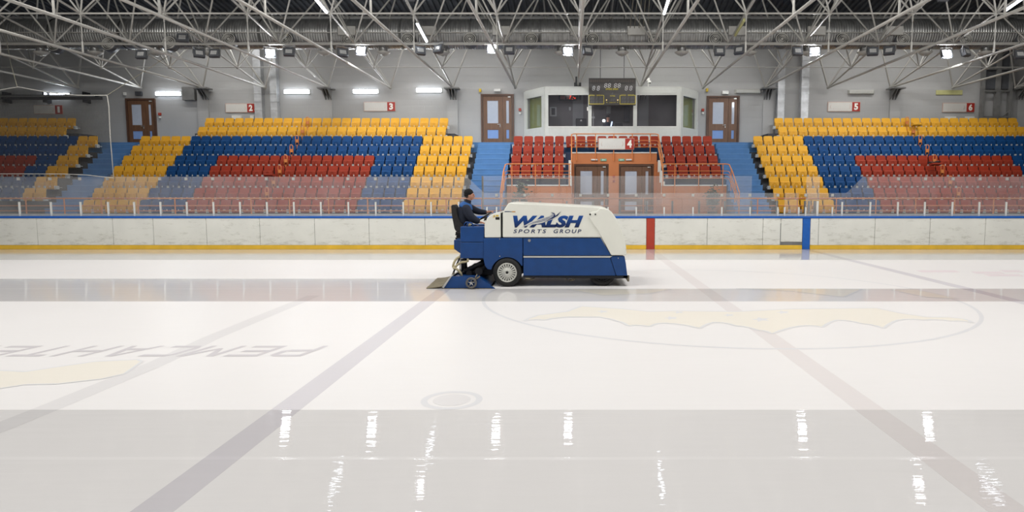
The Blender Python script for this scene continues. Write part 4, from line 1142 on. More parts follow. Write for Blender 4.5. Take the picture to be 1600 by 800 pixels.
for a, b in ((fl_ + fp, xa_), (xb_, xc_), (xd_, fr_ - fp)):
    obj('window_pane', MB().box(a, b, BF + .04, BF + .05, zw0, zw1), M['bglass'], bt)
    obj('lower_panel', MB().box(a + .02, b - .02, BF - .015, BF, bz + .3, zw0 - .1), M['booth'], bt, .01, 1)
    obj('upper_panel', MB().box(a + .02, b - .02, BF - .015, BF, zw1 + .07, ztp - .06), M['booth'], bt, .01, 1)
    obj('window_bead', MB().box(a - .01, b + .01, BF - .02, BF, zw0 - .05, zw0).box(a - .01, b + .01, BF - .02, BF, zw1, zw1 + .04), M['white'], bt)


def slant(x0, y0, x1, y1, za, zb, ya=0., yb=1., th=.08):
    p = Vector((x0, y0)); q = Vector((x1, y1)); a = p.lerp(q, ya); b = p.lerp(q, yb); d = (b - a).normalized(); n_ = Vector((-d.y, d.x)) * th
    return MB().slab([(a.x, a.y), (b.x, b.y), (b.x + n_.x, b.y + n_.y), (a.x + n_.x, a.y + n_.y)], za, zb)


for (x0, x1, sg) in ((fl_, wl_, -1), (fr_, wr_, 1)):
    th = .08 * sg * -1
    mb = MB()
    for za_, zb_2, u0, u1 in ((bz, zw0 - .03, 0, 1), (zw1 - .02, ztp, 0, 1), (zw0 - .03, zw1, 0, .12), (zw0 - .03, zw1, .86, 1)):
        q = slant(x0, BF, x1, WY, za_, zb_2, u0, u1, th); mb.add(q.v, q.f)
    obj('side_frame', mb, M['booth'], bt)
    obj('side_pane', slant(x0, BF + .02, x1, WY + .02, zw0 - .03, zw1 - .02, .12, .86, th * .3), M['sglass'], bt)
    obj('green_blind', slant(x0 - .12 * sg, BF + .12, x1 - .12 * sg, WY + .06, zw0 - .03, zw1 - .02, .12, .86, th * .3), M['green'], bt)
obj('roof', MB().slab([(fl_, BF), (fr_, BF), (wr_, WY - .01), (wl_, WY - .01)], ztp, ztp + .06), M['booth'], bt)
obj('floor', MB().slab([(fl_, BF + .1), (fr_, BF + .1), (wr_ - .2, WY - .01), (wl_ + .2, WY - .01)], 4.61, 4.66), M['boothin'], bt)
obj('inner_wall', MB().box(wl_ + .15, wr_ - .15, WY - .06, WY - .01, 4.66, ztp - .01), M['boothin'], bt)
obj('desk', MB().box(fl_ + .2, fr_ - .2, BF + .15, BF + .6, 5.36, 5.4).box(fl_ + .25, fl_ + .3, BF + .15, BF + .6, 4.66, 5.36).box(fr_ - .3, fr_ - .25, BF + .15, BF + .6, 4.66, 5.36), M['wood'], bt)
IY = WY - .07
def inb(name, px, py, w_, h_, m, label, cat, d=.05, y=IY):
    c = P(px, py, y); s_ = F / y
    return tag(obj(name, MB().box(c.x - w_ / 2 / s_, c.x + w_ / 2 / s_, y - d, y - .002, c.z - h_ / 2 / s_, c.z + h_ / 2 / s_), M[m], None, .008, 1), label, cat)
c = P(864.5, 174.5, IY); t = thing('wall_hatch', 'white frame with a dark opening on the booth back wall, left window', 'wall frame', (c.x, IY, c.z))
obj('hatch_frame', MB().prism([(c.x - .17, c.z - .23), (c.x + .17, c.z - .23), (c.x + .17, c.z + .23), (c.x - .17, c.z + .23)], IY - .06, IY - .002), M['booth'], t); obj('hatch_opening', MB().box(c.x - .09, c.x + .09, IY - .065, IY - .06, c.z - .17, c.z + .17), M['black'], t)
c = P(887, 152.5, IY - .3); t = thing('timer_display', 'small timer display with glowing red digit in the booth left window', 'display', (c.x, IY - .3, c.z))
obj('display_case', MB().box(c.x - .45, c.x + .5, IY - .34, IY - .002, c.z - .13, c.z + .13), M['black'], t)
obj('display_panel', MB().box(c.x - .38, c.x - .12, IY - .345, IY - .34, c.z - .09, c.z + .08), M['pinkp'], t); obj('display_panel', MB().box(c.x - .06, c.x + .14, IY - .345, IY - .34, c.z - .09, c.z + .08), M['pinkp'], t)
fit_text('digit', '7', c.x + .09, c.x + .19, c.z - .08, c.z + .09, IY - .36, M['ledred'], t, .2, .03)
obj('red_dots', MB().box(c.x + .27, c.x + .31, IY - .35, IY - .34, c.z - .01, c.z + .03).box(c.x + .33, c.x + .4, IY - .35, IY - .34, c.z - .06, c.z - .01).box(c.x + .22, c.x + .25, IY - .35, IY - .34, c.z - .1, c.z - .07), M['ledred'], t)
inb('switch_box', 890.5, 170, 3, 5, 'booth', 'small pale switch on the booth back wall', 'switch')
inb('notice', 951, 172, 6.5, 11, 'booth', 'white notice sheet on the booth back wall behind the person', 'notice', .01)
inb('wall_cupboard', 979, 178, 8, 25, 'house', 'grey equipment cabinet in the booth middle window, right side', 'cabinet', .3)
c = P(908, 191, BF + .75); t = thing('office_chair', 'black chair back with white triangle in the booth left window', 'chair', (c.x, BF + .85, 4.66))
obj('backrest', MB().box(c.x - .27, c.x + .27, BF + .82, BF + .9, 5.2, P(0, 185, BF + .8).z), M['black'], t, .05, 3); obj('seat', MB().box(c.x - .25, c.x + .25, BF + .42 + .22, BF + .95, 5.08, 5.16), M['black'], t, .02, 2)
obj('pedestal', MB().cyl((c.x, BF + .85, 4.66), (c.x, BF + .85, 5.08), .04), M['black'], t)
z_ = P(0, 188, BF + .8).z; obj('white_triangle', MB().prism([(c.x - .06, z_ - .04), (c.x + .06, z_ - .04), (c.x, z_ + .05)], BF + .81, BF + .82), M['digit'], t)
c = P(943.5, 190, BF + .3); t = thing('desk_lamp', 'bright glowing desk lamp before the person in the booth', 'lamp', (c.x, BF + .3, 5.4))
obj('lamp_stem', MB().cyl((c.x, BF + .3, 5.4), (c.x, BF + .3, c.z), .012), M['black'], t); obj('lamp_head', MB().ell((c.x, BF + .3, c.z + .04), .07, .06, .06), mat('lamp_glow', (240, 245, 255), .4, emis=30), t)
c = P(955.5, 190, BF + .3); tag(obj('paper_sheet', MB().prism([(c.x - .07, 5.41), (c.x + .0, 5.41), (c.x + .06, 5.66), (c.x - .0, 5.68)], BF + .3, BF + .31), M['screen']), 'bright upright screen beside the person in the booth', 'screen')
c = P(967, 193, BF + .4); t = thing('monitor', 'black monitor on the booth desk right of the person', 'monitor', (c.x, BF + .4, 5.4))
obj('monitor_body', MB().box(c.x - .2, c.x + .2, BF + .38, BF + .42, 5.44, 5.62), M['black'], t, .01, 1); obj('monitor_foot', MB().box(c.x - .08, c.x + .08, BF + .33, BF + .47, 5.4, 5.44), M['black'], t)
c = P(926.8, 183, BF + .3); t = thing('pole_stand', 'thin white pole with box at left of booth middle window', 'stand', (c.x, BF + .3, 4.66))
rod('pole', (c.x, BF + .3, 4.66), (c.x, BF + .3, 6.6), .02, M['white'], t); obj('pole_box', MB().box(c.x - .08, c.x + .08, BF + .25, BF + .35, c.z - .06, c.z + .03), M['white'], t)
# security cameras
for px, py, lb in ((1013, 128.5, 'white dome camera above the booth right of the scoreboard'), (918, 170, 'small white camera on the booth post left of the scoreboard')):
    c = P(px, py, BF - .05 if px < 1000 else BF + .5); t = thing('security_camera', lb, 'camera', c)
    if px > 1000:
        obj('mount_arm', MB().box(c.x - .12, c.x + .06, c.y - .05, c.y + .05, c.z + .08, c.z + .2).box(c.x - .02, c.x + .02, c.y - .02, c.y + .02, ztp, c.z + .1), M['white'], t)
        obj('dome', MB().ell((c.x + .05, c.y, c.z), .1, .1, .09), M['white'], t); obj('lens', MB().ell((c.x + .07, c.y - .05, c.z - .04), .05, .05, .04), M['black'], t)
    else: obj('camera_body', MB().box(c.x - .03, c.x + .03, c.y - .02, c.y + .04, c.z - .09, c.z + .09), M['digit'], t, .01, 1)
tag(obj('dark_bracket', MB().box(P(897, 130, BF + .5).x, P(908, 130, BF + .5).x, BF + .35, BF + .6, ztp + .06, ztp + .3).box(P(899, 130, BF + .5).x, P(902, 130, BF + .5).x, BF + .4, BF + .5, ztp + .3, ztp + .6), M['black']), 'dark lamp housing on the booth roof left of the scoreboard', 'housing')

# ------------------------------------------------------------ scoreboard
SY = 33.25
sx0, sx1 = P(920, 140, SY).x, P(993.5, 140, SY).x; sz1, sz0 = P(0, 122, SY).z, P(0, 164.5, SY).z
sbt = thing('scoreboard', 'dark brown ice hockey scoreboard with white segment digits and yellow captions', 'scoreboard', ((sx0 + sx1) / 2, SY, sz0))
obj('scoreboard_case', MB().box(sx0, sx1, SY, SY + .14, sz0, sz1), M['sb'], sbt, .01, 1)
SX = lambda u: P(910 + u / 13.33, 140, SY).x; SZ = lambda v: P(920, 115 + v / 13.33, SY).z
SEGS = {'8': 'abcdefg'}


def seg8(mb, x0, x1, z0, z1, t, sh):
    """seven-segment eight inside the box, leaning by sh"""
    zm = (z0 + z1) / 2; y = SY - .012
    def bar(xa, za, xb, zb, vert):
        k_ = lambda x, z: (x + (z - z0) / (z1 - z0) * sh, z)
        if vert: pts = [k_(xa - t / 2, za), k_(xa + t / 2, za), k_(xa + t / 2, zb), k_(xa - t / 2, zb)]
        else: pts = [k_(xa, za - t / 2), k_(xb, za - t / 2), k_(xb, za + t / 2), k_(xa, za + t / 2)]
        mb.prism(pts, y, y + .01)
    for z in (z0, zm, z1): bar(x0 + t * .6, z, x1 - t * .6, z, False)
    for x in (x0, x1):
        bar(x, z0 + t * .6, x, zm - t * .6, True); bar(x, zm + t * .6, x, z1 - t * .6, True)


def digits(name, lst, v0, v1, wd, m, t=.02, sh=.03):
    for u in lst:
        mb = MB(); seg8(mb, SX(u), SX(u + wd), SZ(v1), SZ(v0), t, sh); obj(name, mb, M[m], sbt, fix=False)


digits('clock_digit', (457, 532, 660, 737), 208, 288, 44, 'seg', .026)
digits('score_digit', (208, 303), 265, 347, 44, 'seg', .026); digits('score_digit', (887, 982), 263, 345, 44, 'seg', .026)
digits('period_digit', (608,), 398, 436, 20, 'segd', .011); digits('shot_digit', (590, 632), 530, 570, 22, 'segd', .012)
for base in (0, 655):
    digits('penalty_digit', [base + q for q in (165, 212, 280, 350, 392)], 487, 540, 26, 'segd', .014)
    digits('penalty_digit', [base + q for q in (165, 212, 280, 350, 392)], 568, 618, 26, 'segd', .014)
for q in range(18):
    u = 165 + q * 45 if q < 9 else 665 + (q - 9) * 46
    mb = MB(); seg8(mb, SX(u + 4), SX(u + 26), SZ(172), SZ(134), .01, .0); obj('name_character', mb, M['sbbrown'], sbt, fix=False)
for s_, a, b, v0, v1 in (('ИГРОВОЕ', 488, 620, 306, 343), ('ВРЕМЯ', 640, 746, 306, 343), ('ПЕРИОД', 574, 680, 453, 480), ('ТАЙМ-АУТ', 556, 692, 589, 614),
                         ('ИГРОК', 154, 257, 441, 468), ('ВРЕМЯ', 295, 415, 441, 468), ('ИГРОК', 805, 908, 438, 466), ('ВРЕМЯ', 948, 1070, 436, 466)):
    fit_text('caption', s_, SX(a), SX(b), SZ(v1), SZ(v0), SY - .01, M['sby'], sbt, 0, .012)
mb = MB(); t_ = .012
for u0, u1 in ((140, 447), (782, 1105)):
    z0_, z1_ = SZ(632), SZ(455); x0_, x1_ = SX(u0), SX(u1)
    mb.box(x0_, x1_, SY - .012, SY - .002, z0_ - t_, z0_ + t_).box(x0_ - t_, x0_ + t_, SY - .012, SY - .002, z0_, z1_).box(x1_ - t_, x1_ + t_, SY - .012, SY - .002, z0_, z1_)
    mb.box(x0_, x0_ + .04, SY - .012, SY - .002, z1_ - t_, z1_ + t_).box(x1_ - .06, x1_, SY - .012, SY - .002, z1_ - t_, z1_ + t_)
obj('penalty_frame', mb, M['sby'], sbt)
for u in (502, 737): obj('indicator', MB().cyl((SX(u), SY - .015, SZ(550)), (SX(u), SY, SZ(550)), .03, n=12), M['amber'], sbt)
mb = MB()
for u, sg in ((510, 1), (732, -1)): mb.prism([(SX(u - 14 * sg), SZ(590)), (SX(u - 4 * sg), SZ(588)), (SX(u + 14 * sg), SZ(608)), (SX(u + 4 * sg), SZ(611))], SY - .01, SY - .002)
obj('arrow_mark', mb, M['sby'], sbt)
for px in (938, 975): rod('hanging_rod', (P(px, 120, SY + .07).x, SY + .07, sz1), (P(px, 120, SY + .07).x, SY + .07, ZC0 + .36), .014, M['mdark'], sbt, 6)

# ------------------------------------------------------------ people
def skin_body(name, chains, m, parent=None, sub=2, extra=None):
    """one continuous surface grown on a skeleton; chains: lists of (point, radius); first point of later chains = (index) join"""
    vs = []; es = []; rs = []
    names = {}
    for ch in chains:
        prev = None
        for it in ch:
            if isinstance(it, str): prev = names[it]; continue
            p, r = it[0], it[1]
            vs.append(Vector(p)); rs.append(r)
            if prev is not None: es.append((prev, len(vs) - 1))
            prev = len(vs) - 1
            if len(it) > 2: names[it[2]] = prev
    me = bpy.data.meshes.new(name); me.from_pydata([tuple(v) for v in vs], es, [])
    o = bpy.data.objects.new(name, me); COL.objects.link(o)
    sk = o.modifiers.new('skin', 'SKIN'); sk.use_smooth_shade = True; sk.branch_smoothing = .4
    for i, d in enumerate(me.skin_vertices[0].data):
        r = rs[i]; d.radius = (r, r) if not isinstance(r, tuple) else r
        d.use_root = (i == 0)
    ss = o.modifiers.new('sub', 'SUBSURF'); ss.levels = sub; ss.render_levels = sub
    bpy.context.view_layer.update(); dg = bpy.context.evaluated_depsgraph_get()
    me2 = bpy.data.meshes.new_from_object(o.evaluated_get(dg)); me2.name = name
    bpy.data.objects.remove(o)
    if extra:
        bm = bmesh.new(); bm.from_mesh(me2); em = extra.mesh('x', m, fix=False); bm.from_mesh(em); bm.to_mesh(me2); bm.free()
    off = wloc(parent) if parent else Vector((0, 0, 0))
    for v in me2.vertices: v.co -= off
    for p in me2.polygons: p.use_smooth = True; p.material_index = 0
    me2.materials.clear(); me2.materials.append(m)
    o2 = bpy.data.objects.new(name, me2); COL.objects.link(o2); o2.parent = parent
    return o2


DD = 16.8                                      # driver's centre plane
Q = lambda px, py, d=DD: P(px, py, d)


def hand(chs, wrist, direction, up, side, s_=1.0, curl=1.0, tname='palm'):
    """palm plus four bent fingers and a thumb, appended as chains"""
    w_ = Vector(wrist); d = Vector(direction).normalized(); u = Vector(up).normalized(); sd = Vector(side).normalized()
    palm = w_ + d * .075 * s_
    for i, (off, ln) in enumerate(((-.03, .07), (-.01, .08), (.012, .075), (.032, .06))):
        b = palm + sd * off * s_; k1 = b + d * ln * .45 * s_ - u * .012 * curl; k2 = k1 + (d * .35 - u * .9 * curl).normalized() * ln * .35 * s_; k3 = k2 + (-d * .5 - u * .7 * curl).normalized() * ln * .3 * s_
        chs.append([tname, (b, .010 * s_), (k1, .0095 * s_), (k2, .009 * s_), (k3, .0075 * s_)])
    tb = w_ + d * .03 * s_ - sd * .03 * s_
    chs.append([tname, (tb, .012 * s_), (tb + d * .035 * s_ - sd * .025 * s_ - u * .01, .0105 * s_), (tb + d * .06 * s_ - sd * .02 * s_ - u * .03, .009 * s_)])


nr, fr2 = DD - .24, DD + .24                   # near and far shoulder planes
driver = thing('person', 'man in black knit cap and navy jacket driving the ice machine', 'person', Q(724, 360))
hc = Q(733.6, 305)
ch = [[(Q(722, 355), .13, 'pelvis'), (Q(722.5, 343), .12), (Q(725, 328), .1, 'chest'), (Q(729.5, 318), .06, 'neck'), (Q(732, 313.5), .055), (hc + Vector((0, 0, -.03)), .085), (hc + Vector((-.005, 0, .05)), .09), (hc + Vector((-.01, 0, .1)), .06)],
      ['chest', (Q(727, 324, nr + .06), .045), (Q(735, 340.5, nr - .03), .035), (Q(750, 347.3, nr + .03), .03), (Q(752.8, 348, nr + .04), .026, 'palmn')],
      ['chest', (Q(731, 323, fr2 - .06), .045), (Q(746, 331, fr2 + .02), .035), (Q(761, 331.8, fr2 - .05), .03), (Q(764, 331, fr2 - .06), .026, 'palmf')],
      ['pelvis', (Q(728, 357, DD - .1), .1), (Q(750, 356, DD - .13), .075), (Q(753, 382, DD - .13), .05), (Q(753, 388, DD - .13), .04), (Q(758, 389, DD - .13), .035)],
      ['pelvis', (Q(728, 357, DD + .1), .1), (Q(750, 356, DD + .13), .075), (Q(753, 382, DD + .13), .05), (Q(753, 388, DD + .13), .04), (Q(758, 389, DD + .13), .035)]]
hand(ch, Q(752, 347.8, nr + .04), (1, 0, -.1), (.1, 0, 1), (0, 1, 0), .95, 1, 'palmn')
hand(ch, Q(763, 331.5, fr2 - .06), (.9, 0, .25), (-.3, 0, 1), (0, -1, 0), .95, 1, 'palmf')
face = MB()
face.ell(hc + Vector((.03, 0, -.01)), .082, .072, .105, 16, 10)                 # face mass
face.ell(hc + Vector((.05, 0, -.085)), .045, .045, .035, 12, 8)                 # chin and jaw
face.ell(hc + Vector((.115, 0, -.022)), .022, .014, .024, 10, 6).ell(hc + Vector((.11, 0, .0)), .013, .011, .03, 8, 6)   # nose
face.ell(hc + Vector((.098, 0, .022)), .015, .05, .012, 10, 6)                  # brow
face.ell(hc + Vector((.098, 0, -.062)), .012, .026, .007, 8, 6).ell(hc + Vector((.096, 0, -.074)), .012, .022, .007, 8, 6)     # lips
for sy in (-1, 1): face.ell(hc + Vector((.0, .078 * sy, -.02)), .022, .01, .034, 10, 6)         # ears
skin_body('body', ch, M['skin'], driver, 2, face)
for sy in (-1, 1): obj('eye', MB().ell(hc + Vector((.094, .032 * sy, .005)), .012, .014, .009, 8, 6), M['black'], driver)
obj('eyebrow', MB().ell(hc + Vector((.105, .032, .026)), .009, .02, .005, 8, 5).ell(hc + Vector((.105, -.032, .026)), .009, .02, .005, 8, 5), M['knit'], driver)
obj('stubble_hair', MB().ell(hc + Vector((-.035, 0, -.025)), .075, .081, .06, 14, 8), mat('short_hair', (70, 58, 50), .9, var=.2), driver)
hat = MB().ell(hc + Vector((-.022, 0, .062)), .116, .1, .1, 18, 12).ell(hc + Vector((-.045, 0, .012)), .092, .092, .07, 16, 10)
obj('knit_cap', hat, M['knit'], driver)
tl = Vector((-.018, 0, .048)) + hc; rim_ = []
for i in range(21):
    a = 2 * PI * i / 20; rim_.append(tl + Vector((math.cos(a) * .108, math.sin(a) * .090, math.cos(a) * .045 - .022)))
obj('cap_brim', MB().tube(rim_, .011, 8), M['knit'], driver)
jk = [[(Q(724, 354), (.235, .2), 'pelvis'), (Q(724.5, 345), (.25, .215)), (Q(725.5, 334), (.245, .21)), (Q(727.5, 325), (.215, .19), 'chest'), (Q(730, 317.5), (.125, .115)), (Q(731.5, 314), (.085, .085))]]
skin_body('jacket', jk, M['jacket'], driver)
for nm_, chn in (('sleeve', [(Q(726.5, 320.5, nr + .07), .08), (Q(728, 325.5, nr + .02), .125), (Q(731, 332, nr - .0), .122), (Q(736, 340, nr - .03), .112), (Q(742.5, 344.3, nr), .1), (Q(750.5, 347.0, nr + .04), .066)]),
                 ('sleeve', [(Q(731, 322.5, fr2 - .04), .11), (Q(738, 326.5, fr2), .1), (Q(746, 330.5, fr2 + .02), .09), (Q(754, 331.5, fr2), .075), (Q(761.5, 331.9, fr2 - .05), .05)])):
    skin_body(nm_, [chn], M['jacket'], driver)
skin_body('jacket_yoke', [[(Q(726.8, 327), (.232, .21)), (Q(728, 322.5), (.218, .195)), (Q(730, 318), (.15, .135)), (Q(731, 315.6), (.105, .1))]], M['yoke'], driver)
skin_body('collar', [[(Q(730, 317), (.1, .095)), (Q(731.8, 313.6), (.092, .088)), (Q(732.4, 311.6), (.084, .08))]], M['jacket'], driver)
for sy in (-1, 1):
    skin_body('trouser_leg', [[(Q(726, 357, DD + .1 * sy), .12), (Q(749, 356.5, DD + .13 * sy), .095), (Q(753, 366, DD + .13 * sy), .08), (Q(753, 386, DD + .13 * sy), .065)]], M['jacket'], driver, 1)
    skin_body('boot', [[(Q(752.5, 385, DD + .13 * sy), .06), (Q(753, 388.5, DD + .13 * sy), .055), (Q(760, 389.3, DD + .13 * sy), .045)]], M['black'], driver, 1)

# the person in the booth
bp = P(949.5, 190, BF + .75); by_ = BF + .75
prs = thing('person', 'person in black cap and dark jacket sitting behind the booth middle window', 'person', (bp.x, by_, 4.66))
h0 = P(949.8, 184.3, by_)
chb = [[((bp.x, by_ + .1, 5.12), .15, 'pelvis'), ((bp.x, by_ + .08, 5.3), .14), ((bp.x, by_ + .05, 5.48), .15, 'chest'), ((bp.x, by_ + .03, h0.z - .17), .06), (h0 + Vector((0, 0, -.03)), .085), (h0 + Vector((0, .01, .06)), .085)],
       ['chest', ((bp.x - .2, by_ + .03, 5.52), .06), ((bp.x - .28, by_ - .05, 5.42), .045), ((bp.x - .12, by_ - .3, 5.44), .03, 'pl')], ['chest', ((bp.x + .2, by_ + .03, 5.52), .06), ((bp.x + .28, by_ - .05, 5.42), .045), ((bp.x + .12, by_ - .3, 5.44), .03, 'pr')],
       ['pelvis', ((bp.x - .1, by_ - .0, 5.1), .09), ((bp.x - .12, by_ - .4, 5.1), .07), ((bp.x - .12, by_ - .42, 4.72), .05)], ['pelvis', ((bp.x + .1, by_ - .0, 5.1), .09), ((bp.x + .12, by_ - .4, 5.1), .07), ((bp.x + .12, by_ - .42, 4.72), .05)]]
hand(chb, (bp.x - .1, by_ - .3, 5.44), (.6, -.8, 0), (0, 0, 1), (-.8, -.6, 0), .9, .6, 'pl'); hand(chb, (bp.x + .1, by_ - .3, 5.44), (-.6, -.8, 0), (0, 0, 1), (.8, -.6, 0), .9, .6, 'pr')
fb = MB().ell(h0 + Vector((0, -.03, -.02)), .075, .075, .1, 14, 10).ell(h0 + Vector((0, -.108, -.02)), .014, .02, .022, 8, 6).ell(h0 + Vector((0, -.095, -.06)), .026, .01, .008, 8, 6)
for sx in (-1, 1): fb.ell(h0 + Vector((.078 * sx, 0, -.02)), .01, .02, .03, 8, 6)
skin_body('body', chb, M['skin'], prs, 1, fb)
for sx in (-1, 1): obj('eye', MB().ell(h0 + Vector((.03 * sx, -.098, .0)), .013, .01, .008, 8, 6), M['black'], prs)
obj('cap', MB().ell(h0 + Vector((0, .0, .07)), .1, .115, .075, 16, 10), M['knit'], prs)
skin_body('jacket', [[((bp.x, by_ + .1, 5.1), (.19, .19), 'p'), ((bp.x, by_ + .08, 5.3), (.19, .17)), ((bp.x, by_ + .05, 5.5), (.17, .15), 'c'), ((bp.x, by_ + .03, h0.z - .15), .08)],
                     ['c', ((bp.x - .2, by_ + .03, 5.51), .085), ((bp.x - .28, by_ - .05, 5.43), .075), ((bp.x - .13, by_ - .27, 5.44), .05)], ['c', ((bp.x + .2, by_ + .03, 5.51), .085), ((bp.x + .28, by_ - .05, 5.43), .075), ((bp.x + .13, by_ - .27, 5.44), .05)]], M['jacket'], prs, 1)
tag(obj('stool', MB().cyl((bp.x, by_ + .1, 4.66), (bp.x, by_ + .1, 4.92), .04).cyl((bp.x, by_ + .1, 4.92), (bp.x, by_ + .1, 4.99), .2, n=20), M['black']), 'low black stool under the person in the booth', 'stool')

# ------------------------------------------------------------ ice resurfacing machine
MN, MF = 15.70, 17.72
mc = thing('ice_resurfacer', 'blue and white ice resurfacing machine with lettering on its side', 'ice resurfacer', (P(850, 447, 16.7).x, 16.7, 0))


def W(px, py, d=MN): q = P(px, py, d); return (q.x, q.z)


def poly(name, pts, y0, y1, m, par=mc, bev=.012, seg=2): return obj(name, MB().prism([W(*p) for p in pts], y0, y1), M[m], par, bev, seg)


hood = poly('hood', [(785.3, 371.3), (785.3, 334), (788, 327), (794, 317.8), (797, 316.6), (860, 319.5), (925, 322.8), (945, 324.5), (952, 330), (945, 371.3)], MN, MF, 'mwhite', mc, .035, 4)
fair = poly('front_fairing', [(922, 332.5), (926, 330.6), (932, 330), (938, 324.6), (950, 326.6), (956, 331.5), (961.5, 339.5), (966, 347), (970.5, 357), (975, 370), (978, 384), (979, 399), (955, 399), (948, 386), (940, 371.5), (932, 358), (923.5, 346), (920, 340), (920, 335)],
            MN - .03, MF + .03, 'mwhite', mc, .03, 3)
for u, m_ in ((922, 'mdark'), (930.3, 'black')):
    c = P(u, 335, MN - .035); obj('bolt', MB().cyl((c.x, MN - .045, c.z), (c.x, MN - .025, c.z), .018 if m_ == 'black' else .022, n=10), M[m_], fair)
c = P(823, 373.5 + 2, MN); 
poly('console', [(757, 371.3), (757, 350), (761.5, 340), (766, 336.5), (771, 333.6), (782, 331.2), (782.3, 371.3)], MN, MF, 'mwhite', mc, .02, 2)
poly('console_gap', [(782, 371), (782, 333), (785.6, 333), (785.6, 371)], MN + .06, MF - .06, 'black', mc, 0)
poly('deck', [(755.3, 372), (818, 372), (818, 396), (755.3, 396)], MN + .05, MF - .05, 'mblue', mc, 0)
cx, cz_, cr = 792.3, 427.7, 25.4
arc = [(cx + cr * math.cos(math.radians(a)), cz_ - cr * math.sin(math.radians(a))) for a in range(29, 168, 9)]
panel = [(755.3, 372), (816.4, 372), (816.4, 415.4)] + arc + [(767, 421.8), (761.5, 420.5), (757.5, 415), (755.3, 404)]
for y0, y1 in ((MN, MN + .05), (MF - .05, MF)): poly('wheel_panel', panel, y0, y1, 'mblue', mc, .01, 2)
side = [(817.6, 371.8), (939.3, 371.8), (955, 399.5), (975.6, 399.5), (978, 412), (981, 430.8), (817.6, 430.8)]
poly('tank_body', [(818, 372.5), (939, 372.5), (954, 400), (974.8, 400), (977, 412), (979, 430), (818, 430)], MN + .04, MF - .04, 'mblue', mc, .01, 1)
for y0, y1 in ((MN, MN + .04), (MF - .04, MF)):
    poly('upper_side_panel', [(817.8, 372.3), (939, 372.3), (954.8, 399.2), (817.8, 399.2)], y0, y1, 'mblue', mc, .006, 1)
    poly('lower_side_panel', [(817.8, 402.8), (953, 402.8), (962, 430.6), (817.8, 430.6)], y0, y1, 'mblue', mc, .006, 1)
    poly('corner_panel', [(956, 400.2), (975.8, 400.2), (978, 412), (980.2, 430.6), (963.2, 430.6), (954.2, 402.8)], y0, y1, 'mblue', mc, .006, 1)
    poly('trim_strip', [(817.8, 400), (957, 400), (953, 402.6), (817.8, 402.6)], y0 - .012 if y0 == MN else y0, y1 if y0 == MN else y1 + .012, 'alum', mc, .004, 1)
    poly('chassis_rail', [(817, 431), (958, 431), (981, 430.8), (981, 434.6), (960, 435.5), (817, 434)], y0 + .02, y1 + .02, 'mdark', mc, 0)
c = P(827, 375.7, MN - .01); obj('round_latch', MB().cyl((c.x, MN - .015, c.z), (c.x, MN + .01, c.z), .034, n=16), M['chrome'], mc)
for px, py in ((780.7, 373.5), (781, 400.2), (966, 403.3)):
    c = P(px, py, MN); obj('bolt', MB().cyl((c.x, MN - .012, c.z), (c.x, MN + .01, c.z), .012, n=8), M['chrome'], mc)
# underbody, bumper
obj('underbody', MB().box(W(800, 0)[0], W(972, 0)[0], MN + .35, MF - .35, .27, .5).box(W(742, 0)[0], W(830, 0)[0], MN + .4, MF - .4, .35, .8), M['mdark'], mc)
poly('bumper', [(960, 431), (976, 430.6), (983, 433.5), (983, 438), (980, 439), (978.5, 435.6), (960, 435.2)], MN + .05, MF - .05, 'mdark', mc, .008, 1)
for y in (MN + .02, MF - .06):
    obj('bumper_end', MB().prism([W(974, 430.5), W(983.5, 430.5), W(983.5, 440), W(980, 440), W(979, 434.5), W(974, 434.5)], y, y + .04), M['dirtsteel'], mc, .005, 1)
mb = MB()
for px in (828, 832.5, 885, 894.5): mb.box(W(px, 0)[0] - .012, W(px, 0)[0] + .012, MN + .1, MN + .13, .14 if px > 840 else .2, .26)
mb.tube([(W(817, 0)[0], MN + .12, .16), (W(829, 0)[0], MN + .12, .15), (W(833, 0)[0], MN + .12, .2)], .02, 6).tube([(W(889, 0)[0], MN + .15, .13), (W(897, 0)[0], MN + .15, .14), (W(900, 0)[0], MN + .15, .24)], .02, 6)
obj('valve_pipe', mb, M['dirtsteel'], mc)
obj('step_bar', MB().box(W(818, 0)[0], W(826, 0)[0], MN + .03, MN + .1, .18, .2), M['hose'], mc)


